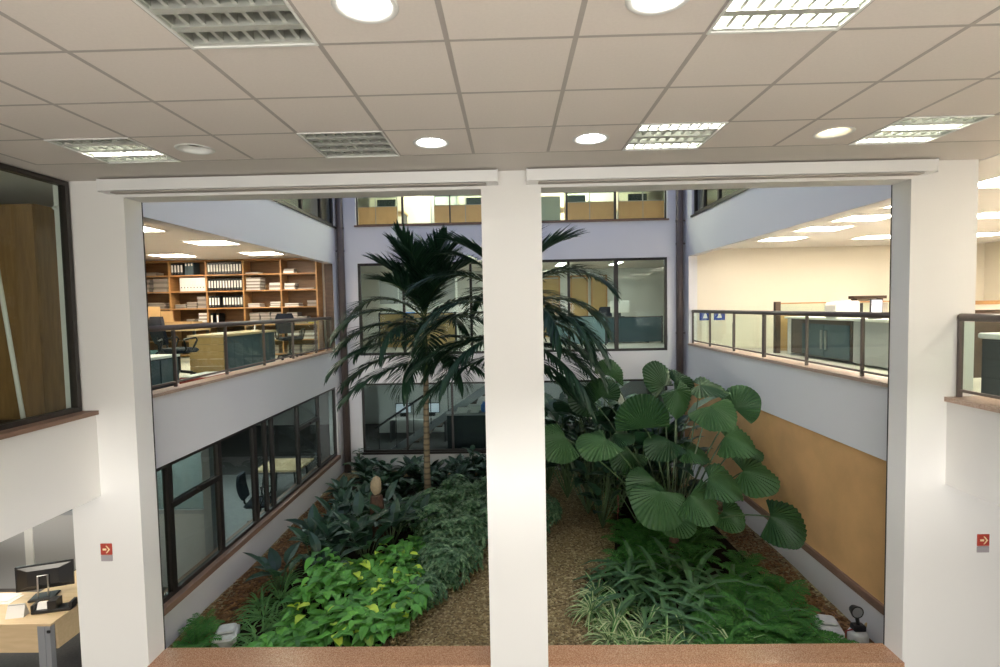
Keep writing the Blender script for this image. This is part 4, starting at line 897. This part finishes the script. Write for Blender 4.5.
# bark mulch strip along the low wall
b = MB(); n = 40; vs = []; fs = []
for k in range(n+1):
    y = FY1 + (11.6-FY1)*k/n
    for q in range(7):
        f = q/6; x = LX + .008 + f*(.98 - .012*k + .06*math.sin(k*.9)); vs.append((x, y, .034 + .035*math.sin(f*math.pi) + rng.uniform(-.012,.012) if q < 6 else .0))
for k in range(n):
    for q in range(6): a = k*7+q; fs.append((a, a+1, a+8, a+7))
tag(b.add(vs, fs).build('bark_mulch', M['bark']), 'orange-brown bark mulch strip along the low wall under the dark window', 'mulch', None, 'stuff')
b = MB(); vs = []; fs = []
for k in range(n+1):
    y = FY1 + (11.6-FY1)*k/n
    for q in range(5):
        f = q/4; x = RX - .008 - f*(.62 + .05*math.sin(k*1.1)); vs.append((x, y, .034 + .03*math.sin(f*math.pi) + rng.uniform(-.012,.012) if q < 4 else .0))
for k in range(n):
    for q in range(4): a = k*5+q; fs.append((a+1, a, a+5, a+6))
tag(b.add(vs, fs).build('bark_mulch', M['bark']), 'brown bark mulch strip along the foot of the orange wall', 'mulch', None, 'stuff')
def chips(name, label, region, n, mats, size):
    mb = MB()
    for _ in range(n):
        x, y = region(); z = ground_z(x, y) + rng.uniform(.01,.05); a = rng.uniform(0, 6.28); w, l, h = size*rng.uniform(.3,.6), size*rng.uniform(.7,1.4), size*rng.uniform(.12,.3); tl = rng.uniform(-.3,.3)
        cx, sx = math.cos(a), math.sin(a); v = []
        for px, py, pz in ((-l,-w,0),(l,-w*.6,0),(l*.8,w,0),(-l*.9,w*.8,0),(-l*.8,-w*.7,h),(l*.7,-w*.5,h),(l*.6,w*.7,h),(-l*.7,w*.6,h)):
            v.append((x+px*cx-py*sx, y+px*sx+py*cx, z+pz+px*tl))
        mb.hexa(v[:4], v[4:])
    tag(mb.build(name, mats), label, 'mulch', None, 'stuff')
chipm = leafmat('bark_chip_colours', [(.16,.075,.028),(.26,.13,.05),(.10,.05,.02),(.36,.20,.085)], .85, .2, 0)
pebm = leafmat('pebble_colours', [(.17,.125,.055),(.28,.21,.10),(.11,.08,.035),(.38,.31,.18),(.20,.15,.07)], .75, .3, 0)
chips('bark_chips', 'loose bark chips scattered along the low wall under the dark window', lambda: (LX+.06+.82*rng.random(), 5.4+5.6*rng.random()), 2600, chipm, .030)
chips('bark_chips', 'loose bark chips scattered along the foot of the orange wall', lambda: (RX-.07-.5*rng.random(), 5.4+5.0*rng.random()), 1200, chipm, .028)
chips('gravel', 'small pale pebbles covering the garden path between the two beds', lambda: (-1.6+3.2*rng.random(), 5.4+6.0*rng.random()**1.3), 5200, pebm, .017)

# pothos carpet in front of the window pillar
def in_poly(x, y, poly):
    r = False; j = len(poly)-1
    for i in range(len(poly)):
        xi, yi = poly[i]; xj, yj = poly[j]
        if (yi > y) != (yj > y) and x < (xj-xi)*(y-yi)/(yj-yi)+xi: r = not r
        j = i
    return r
PO = [(-2.95,5.7),(-1.55,5.7),(-1.2,6.4),(-1.15,7.2),(-1.25,8.2),(-1.6,8.6),(-2.1,7.9),(-2.8,7.4),(-2.95,6.6)]
pm = MB()
def po_h(x, y): return .30 + .16*math.sin(x*2.1+1)*math.cos(y*1.7) + .10*math.sin(x*5+y*3)
cnt = 0
while cnt < 1150:
    x, y = rng.uniform(-3.4,-.8), rng.uniform(5.6,8.7)
    if not in_poly(x, y, PO): continue
    cnt += 1
    z = .10 + po_h(x, y)*rng.uniform(.45,1.05); az = rng.uniform(0, 6.28) if rng.random() < .4 else R(270) + rng.gauss(0,.9); L = rng.uniform(.11,.20)
    blade(pm, (x,y,z), sph(az, R(rng.uniform(-12,34))), L, L*.72, 'heart', rng.uniform(.2,.9), rng.uniform(.1,.4))
    if rng.random() < .35: pm.tube([(x,y,z),(x-.05*math.cos(az),y-.05*math.sin(az),.08)], .004, 4, 1, False)
tag(pm.build('pothos_groundcover', [LM['pothos'], LM['stem']]), 'bright green heart-leaved groundcover at the front of the palm bed', 'groundcover', None, 'stuff')

def copies(src, spots, labels=None, group=None):
    """first spot takes the source itself, the others are copies with their own turn and size"""
    for i, sp in enumerate(spots):
        x, y, s = sp[:3]; rz = sp[3] if len(sp) > 3 else rng.uniform(0, 6.28); lb = labels[i] if labels else None
        z = ground_z(x, y) + .02
        if i == 0: src.location = (x,y,z); src.rotation_euler = (0,0,rz); src.scale = (s,)*3
        if i == 0 and lb: src['label'] = lb
        if i: dup(src, (x,y,z), rz, lb, group, s)

# dark paddle-leaved plants
def paddle(label, group, n=11, L=(.32,.5), W=.17, h=(.25,.55), mat='dark'):
    o = thing('broadleaf_plant', label, 'plant', (0,0,0), 0, group); mb = MB(); st = MB()
    for k in range(n):
        az = 6.28*k/n + rng.uniform(-.3,.3); el = R(rng.uniform(35,78)); hh = rng.uniform(*h); d = sph(az, R(rng.uniform(60,85))); p = d*hh
        st.tube([(0,0,0), tuple(p*.5), tuple(p)], [.010,.008,.006], 5, 0, False)
        l = rng.uniform(*L); blade(mb, p, sph(az, el), l, W*l/.4, 'ovate', rng.uniform(.5,1.3), .22)
    mb.build('leaves', LM[mat], o); st.build('stalks', LM['stem'], o); return o
G1 = 'dark paddle-leaved plants in the palm bed'
p0 = paddle('dark plant with broad upright paddle leaves behind the bright groundcover', G1)
copies(p0, [(-2.55,8.3,1.15),(-3.1,7.9,1.1),(-2.05,8.55,1.15),(-3.0,8.9,1.0),(-2.75,7.35,.9),(-3.35,7.2,.9),(-2.4,9.1,1.1),(-1.7,8.9,.9),(-2.7,7.9,1.0),(-2.3,7.9,.9),(-3.2,8.4,1.0),(-2.0,9.4,.9),(-2.8,9.5,.9)], None, G1)
G2 = 'dark leafy plants along the back wall'
p1 = paddle('dark low leafy plant under the lower back window', G2, 20, (.26,.42), .20, (.12,.40))
copies(p1, [(-3.6,12.2,1.0),(-3.0,12.1,1.0),(-2.4,12.2,1.0),(-1.9,12.2,1.0),(-1.3,12.2,1.0),(-.8,12.2,1.0),(-.35,12.1,1.0),(-3.2,11.4,1.0),(-2.6,11.5,1.1),(-1.9,11.6,.9),(-1.2,11.5,1.0),(-.6,11.5,1.0),(-3.6,10.8,.9),(-3.0,10.4,.9),(-2.3,10.7,.9),(-2.2,11.9,.9),(-3.4,11.9,1.0),(-2.8,11.0,1.0),(-2.0,10.9,.9),(-1.6,11.9,.9),(-1.0,12.0,1.0),(-.4,11.9,.9),(-1.5,11.1,.9),(-.9,11.2,.8),(-3.3,10.0,.9)], None, G2)
G3 = 'dark leafy plants in the shade behind the fan palm'
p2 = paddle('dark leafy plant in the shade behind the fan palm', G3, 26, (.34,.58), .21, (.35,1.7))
copies(p2, [(1.45,10.0,1.2),(2.0,9.9,1.35),(2.5,9.7,1.35),(1.15,10.9,1.2),(1.75,10.7,1.4),(.75,11.3,1.2),(1.6,9.3,.9),(2.3,9.2,1.2),(2.7,9.9,1.15),(.5,11.6,1.1),(2.0,10.6,1.2),(2.6,10.2,1.1),(1.6,11.3,1.1),(2.3,11.4,1.1),(2.9,11.4,1.1),(2.95,10.4,.85),(1.2,11.6,1.0),(2.9,9.2,.9),(2.9,11.7,.95),(.8,11.8,.9)], None, G3)
# strap-leaf rosettes on the window side
def rosette(name, label, cat, group, n, L, W, el, mats, prof='strap', droop=(1.0,1.9), two=False, r=.02, fold=.3):
    o = thing(name, label, cat, (0,0,0), 0, group); mb = MB()
    for k in range(n):
        az = rng.uniform(0,6.28); e = R(rng.uniform(*el)); l = rng.uniform(*L); rr = r*rng.random()
        blade(mb, (rr*math.cos(az), rr*math.sin(az), .0), sph(az, e), l, W*rng.uniform(.8,1.15), prof, rng.uniform(*droop), fold, mi2=1 if two else None)
    mb.build('leaves', mats, o); return o
G4 = 'pale grassy spider plants beside the groundcover'
s0 = rosette('spider_plant', 'pale green grassy spider plant between the bark strip and the bright groundcover', 'plant', G4, 70, (.32,.55), .024, (35,85), [LM['spider'], LM['spider']], droop=(1.2,2.4))
copies(s0, [(-3.2,6.25,1.0),(-3.05,5.95,1.0),(-3.3,6.6,1.0),(-3.25,7.0,1.0),(-3.0,6.45,1.0),(-2.85,6.1,.9),(-3.45,6.85,.9),(-3.4,7.5,.9),(-2.6,5.68,.7),(-2.0,5.66,.65),(-1.55,5.7,.6)], None, G4)
G5 = 'variegated spider plants along the gravel'
s1 = rosette('variegated_spider_plant', 'cream-striped spider plant edging the gravel in front of the ferns', 'plant', G5, 72, (.32,.55), .032, (35,85), [LM['spider'], LM['cream']], droop=(1.4,2.6), two=True)
copies(s1, [(1.12,7.0,.9),(1.0,6.65,1.0),(1.25,6.35,1.0),(1.12,6.05,1.0),(1.42,5.95,1.05),(1.6,6.25,1.0),(1.72,5.85,1.0),(1.98,6.0,1.0),(2.2,5.8,.95),(2.5,5.85,.95),(2.75,5.75,.9),(2.95,5.9,.8),(1.4,6.7,.9),(1.9,5.85,.9),(1.3,5.75,.9),(2.6,5.8,.7)], None, G5)
G6 = 'long strap-leaved plants among the ferns'
s2 = rosette('strap_leaf_plant', 'plant with long arching strap leaves rising among the ferns', 'plant', G6, 17, (.55,.95), .085, (50,86), LM['strapm'], 'lance', (1.4,2.4))
copies(s2, [(1.7,6.75,1.0),(2.1,6.55,1.0),(2.4,6.9,1.1),(2.7,6.6,.9),(1.55,7.2,1.0),(2.0,7.1,1.15),(2.55,7.3,1.1),(2.95,7.05,.9),(2.2,6.2,.85),(1.35,7.3,.85),(1.85,6.3,.85),(2.3,7.5,1.1),(1.75,7.5,1.0),(3.1,6.4,.8)], None, G6)
G7 = 'narrow-leaved rosettes by the far low wall'
s3 = rosette('strap_leaf_plant', 'narrow-leaved rosette by the far end of the bark strip', 'plant', G7, 26, (.30,.5), .035, (25,80), LM['strapm'], 'lance', (.8,1.6))
copies(s3, [(-3.35,9.6,1.0),(-3.05,10.0,1.0),(-3.5,10.3,1.0),(-2.8,9.7,.9)], None, G7)
# ferns
def fern(label, group, n=15):
    o = thing('fern', label, 'fern', (0,0,0), 0, group); mb = MB()
    for k in range(n):
        az = 6.28*k/n + rng.uniform(-.25,.25); L = rng.uniform(.38,.60)
        frond(mb, (0,0,0), az, R(rng.uniform(48,82)), L, R(rng.uniform(50,95)), 15, .125, .030, .005, .12, .3, (78, 55), .12, 1)
    mb.build('fronds', [LM['fern'], LM['stem']], o); return o
G8 = 'feathery green ferns in the bed by the orange wall'
f0 = fern('feathery green fern in the bed by the orange wall', G8)
copies(f0, [(2.45,6.0,.9),(2.9,6.2,1.05),(3.3,6.0,1.0),(3.55,5.75,.75),(3.0,6.75,1.0),(3.42,6.5,1.0),(3.6,7.0,.8),(3.2,7.2,.95),(2.55,6.55,.9),(3.4,7.7,.8),(2.0,8.0,.9),(2.7,7.9,.9),(1.7,7.7,.9),(2.2,7.6,.8),(2.75,5.75,.8),(2.2,8.5,1.0),(2.85,8.45,1.0),(1.9,8.45,.9),(3.1,8.6,.9),(2.5,8.9,1.0),(2.0,8.95,.9)], None, G8)
G9 = 'ferns at the foot of the window pillar'
f1 = fern('dark green fern at the foot of the window pillar beside the white block', G9)
copies(f1, [(-3.82,5.95,.75),(-3.85,5.7,.6),(-3.9,6.25,.6),(-3.3,5.62,.5)], None, G9)
# variegated shrubs
def shrub(label, group, n=170, rx=.44, h=.62, ll=.125):
    o = thing('variegated_shrub', label, 'shrub', (0,0,0), 0, group); mb = MB(); st = MB()
    for k in range(7):
        a = 6.28*k/7; st.tube([(0,0,0),(.14*math.cos(a),.14*math.sin(a),h*.45),(.28*math.cos(a),.28*math.sin(a),h*.8)], [.008,.006,.004], 5, 0, False)
    for k in range(n):
        az = rng.uniform(0,6.28); el = math.asin(rng.uniform(.05,1)); q = rng.uniform(.72,1.0); d = sph(az, el)
        c = Vector((d.x*rx*q, d.y*rx*q, .08 + d.z*(h-.08)*q)); m_ = rng.randint(5,6)
        ax = (d + Vector((0,0,.5))).normalized(); s = ax.orthogonal().normalized()
        for j in range(m_):
            dd = rot_about(s, ax, 6.28*j/m_ + k); blade(mb, c, (dd*.9 + ax*.25).normalized(), ll*rng.uniform(.7,1.1), ll*.40, 'ovate', .6, .15)
    mb.build('leaves', LM['schef'], o); st.build('stalks', LM['stem'], o); return o
G10 = 'grey-green variegated shrubs beside the gravel'
v0 = shrub('grey-green variegated shrub with small clustered leaves beside the gravel', G10)
copies(v0, [(-1.0,7.55,.8),(-1.22,7.0,.62),(-.85,7.95,.8),(-1.15,7.85,.8),(-.8,8.6,.95),(-1.15,8.5,.9),(-1.4,9.1,1.0),(-.75,9.3,1.0),(-.95,10.1,1.0),(-1.5,9.9,1.0),(-.45,9.9,.9),(-1.9,9.5,.9),(.25,9.1,.9),(.05,9.6,.9),(.55,9.7,.8),(-.4,9.0,.9),(-.5,10.7,.9),(-1.2,10.8,.9)], None, G10)
# slender shrubs behind the gravel
def slender(name, label, loc, h, n, L, mat, stem_mat, spread=.3):
    o = thing(name, label, 'plant', loc); st = MB(); mb = MB()
    st.tube([(0,0,0),(.01,.0,h*.5),(0,.01,h)], [.022,.016,.007], 8); st.build('stem', stem_mat, o, True)
    for k in range(n):
        t = .18 + .8*k/n; az = k*2.4; blade(mb, (0,0,h*t), sph(az, R(rng.uniform(10,55))), L*rng.uniform(.8,1.15), L*.38, 'ovate', .8, .2)
    mb.build('leaves', LM[mat], o); return o
slender('slender_shrub', 'slender reddish-stemmed plant with small pale leaves at the gravel end', (1.93, 9.55, .03), .95, 26, .17, 'light', paint('reddish_stem', (.16,.05,.03), .6))
slender('slender_shrub', 'small shrub with hanging oval leaves against the back wall', (1.3, 11.9, .03), 1.2, 34, .24, 'light', LM['stem'])
slender('slender_shrub', 'dark upright shoots by the far corner pipe', (-3.7, 12.4, .03), .75, 22, .22, 'dark', LM['stem'])
slender('slender_shrub', 'dark upright shoot at the wall end beside the middle pillar', (-.95, 12.35, .03), .7, 20, .34, 'dark', LM['stem'])

# stump with the pale stone, white blocks, garden light
s = thing('tree_stump', 'rotten dark brown stump among the dark plants', 'stump', (-2.36, 8.85, .04))
MB().lathe([(.17,0),(.14,.12),(.115,.4),(.125,.72),(.10,.86),(.0,.88)], n=12).build('trunk_piece', M['stump'], s)
for q in range(4): MB().tube([(.1*math.cos(q*1.6+.4),.1*math.sin(q*1.6+.4),.2),(.24*math.cos(q*1.6+.4),.24*math.sin(q*1.6+.4),-.01)], [.05,.02], 7).build('root', M['stump'], s)
st_ = MB(); vs = []; fs = []; nn = 14
for i in range(9):
    ph = math.pi*i/8
    for k in range(nn):
        t = 6.283*k/nn; w = 1 + .10*math.sin(3*t+i) ; vs.append((.095*math.sin(ph)*math.cos(t)*w, .085*math.sin(ph)*math.sin(t)*w, .165 - .165*math.cos(ph)*(1+.05*math.sin(2*t))))
for i in range(8):
    for k in range(nn): fs.append((i*nn+k, i*nn+(k+1) % nn, (i+1)*nn+(k+1) % nn, (i+1)*nn+k))
tag(st_.add(vs, fs).build('stone', M['stone'], None, True, (-2.36, 8.85, .905)), 'pale egg-shaped stone resting on the rotten stump', 'stone')
for loc, rz, lb in (((-3.55, 6.16, .04), .3, 'white concrete block beside the fern at the window pillar'), ((3.80, 6.25, .04), -.25, 'white concrete block at the edge of the ferns by the orange wall')):
    o = thing('concrete_block', lb, 'block', loc, rz, 'white garden blocks'); MB().rbox(-.13,.13,-.17,.17,0,.15,.02).build('block_body', M['concrete'], o); MB().rbox(-.10,.10,-.06,.13,.15,.19,.015).build('block_cap', M['concrete'], o)
gl_ = thing('garden_spotlight', 'black garden spotlight standing by the end of the orange wall', 'spotlight', (4.06, 6.10, .03))
MB().lathe([(.11,0),(.11,.12),(.09,.16),(.0,.17)], n=16).build('pedestal', M['concrete'], gl_, True); MB().rbox(-.07,.07,-.05,.05,.17,.24,.01).build('junction_box', M['black'], gl_)
MB().tube([(0,0,.24),(-.02,0,.34)], .022, 8).build('stem', M['black'], gl_); MB().tube([(-.03,.05,.40),(-.03,-.03,.40)], [.05,.075], 16).build('lamp_head', M['black'], gl_); ln_ = MB().lathe([(.0,0),(.06,0)], n=16).build('lens', M['grey'], gl_); ln_.rotation_euler = (R(90),0,0); ln_.location = (-.03,-.032,.40)
MB().tube([(.06,0,.20),(.13,.05,.22),(.15,.1,.1),(.12,.16,.0)], .010, 6).build('cable', M['ochre'], gl_); MB().tube([(-.06,0,.18),(-.14,0,.16),(-.17,0,.0)], .008, 6).build('cable', M['red'], gl_)
gs = thing('garden_tap', 'tiny black tap sticking out of the gravel beside the middle pillar', 'tap', (-.40, 5.62, .03)); MB().tube([(0,0,0),(0,0,.20)], .012, 8).build('pipe_stub', M['black'], gs); MB().tube([(0,0,.19),(0,-.07,.20),(0,-.09,.15)], .014, 8).build('spout', M['black'], gs); MB().box(-.035,.035,-.008,.008,.21,.225).build('handle', M['black'], gs)

# ------------------------------------------------------------------ light and camera
w = bpy.data.worlds.new('World'); C_ = bpy.context.scene; C_.world = w; w.use_nodes = True
w.node_tree.nodes['Background'].inputs[0].default_value = (.55,.66,1,1); w.node_tree.nodes['Background'].inputs[1].default_value = SKY
sl = bpy.data.lights.new('skylight', 'AREA'); sl.shape = 'RECTANGLE'; sl.size = 8.2; sl.size_y = 7.2; sl.energy = SKYLIGHT; sl.color = (.62,.71,1)
for nm, zc, hz, en in (('fill_light_upper', 3.7, 1.8, FILL[0]), ('fill_light_lower', 1.25, 2.0, FILL[1])):  # unseen fill lights added behind the camera to brighten the front room
    dl = bpy.data.lights.new(nm, 'AREA'); dl.shape = 'RECTANGLE'; dl.size = 7.6; dl.size_y = hz; dl.energy = en; dl.color = (1,.97,.93)
    do = bpy.data.objects.new(nm, dl); C.objects.link(do); do.location = (0, -5.0, zc); do.rotation_euler = (R(90), 0, 0)
so = bpy.data.objects.new('skylight', sl); C.objects.link(so); so.location = (.01, 9.1, 9.28)

cam = bpy.data.cameras.new('camera'); co = bpy.data.objects.new('camera', cam); C.objects.link(co)
cam.sensor_width = 36; cam.lens = 523.28*36/1000; cam.clip_start = .05; cam.clip_end = 100
pitch, yaw, roll = .049579, -.0195095, -.0192526
base3 = Matrix(((1,0,0),(0,0,-1),(0,1,0)))
c_, s_ = math.cos, math.sin
Ry = Matrix(((c_(yaw),-s_(yaw),0),(s_(yaw),c_(yaw),0),(0,0,1))); Rx = Matrix(((1,0,0),(0,c_(pitch),-s_(pitch)),(0,s_(pitch),c_(pitch)))); Rz = Matrix(((c_(roll),-s_(roll),0),(s_(roll),c_(roll),0),(0,0,1)))
W = Rz @ Rx @ base3 @ Ry          # world -> (right, down, forward)
rot = Matrix((W[0], -W[1], -W[2])).transposed()
co.matrix_world = Matrix.Translation((0,0,4.10)) @ rot.to_4x4()
C_.camera = co
vs_ = C_.view_settings; vs_.view_transform = 'Standard'; vs_.look = 'None'; vs_.gamma = 1; vs_.use_curve_mapping = False; vs_.exposure = EXPOSURE
C_.cycles.max_bounces = 8; C_.cycles.transparent_max_bounces = 16; C_.cycles.caustics_reflective = False; C_.cycles.caustics_refractive = False; C_.cycles.sample_clamp_indirect = 6
C_.cycles.use_denoising = True
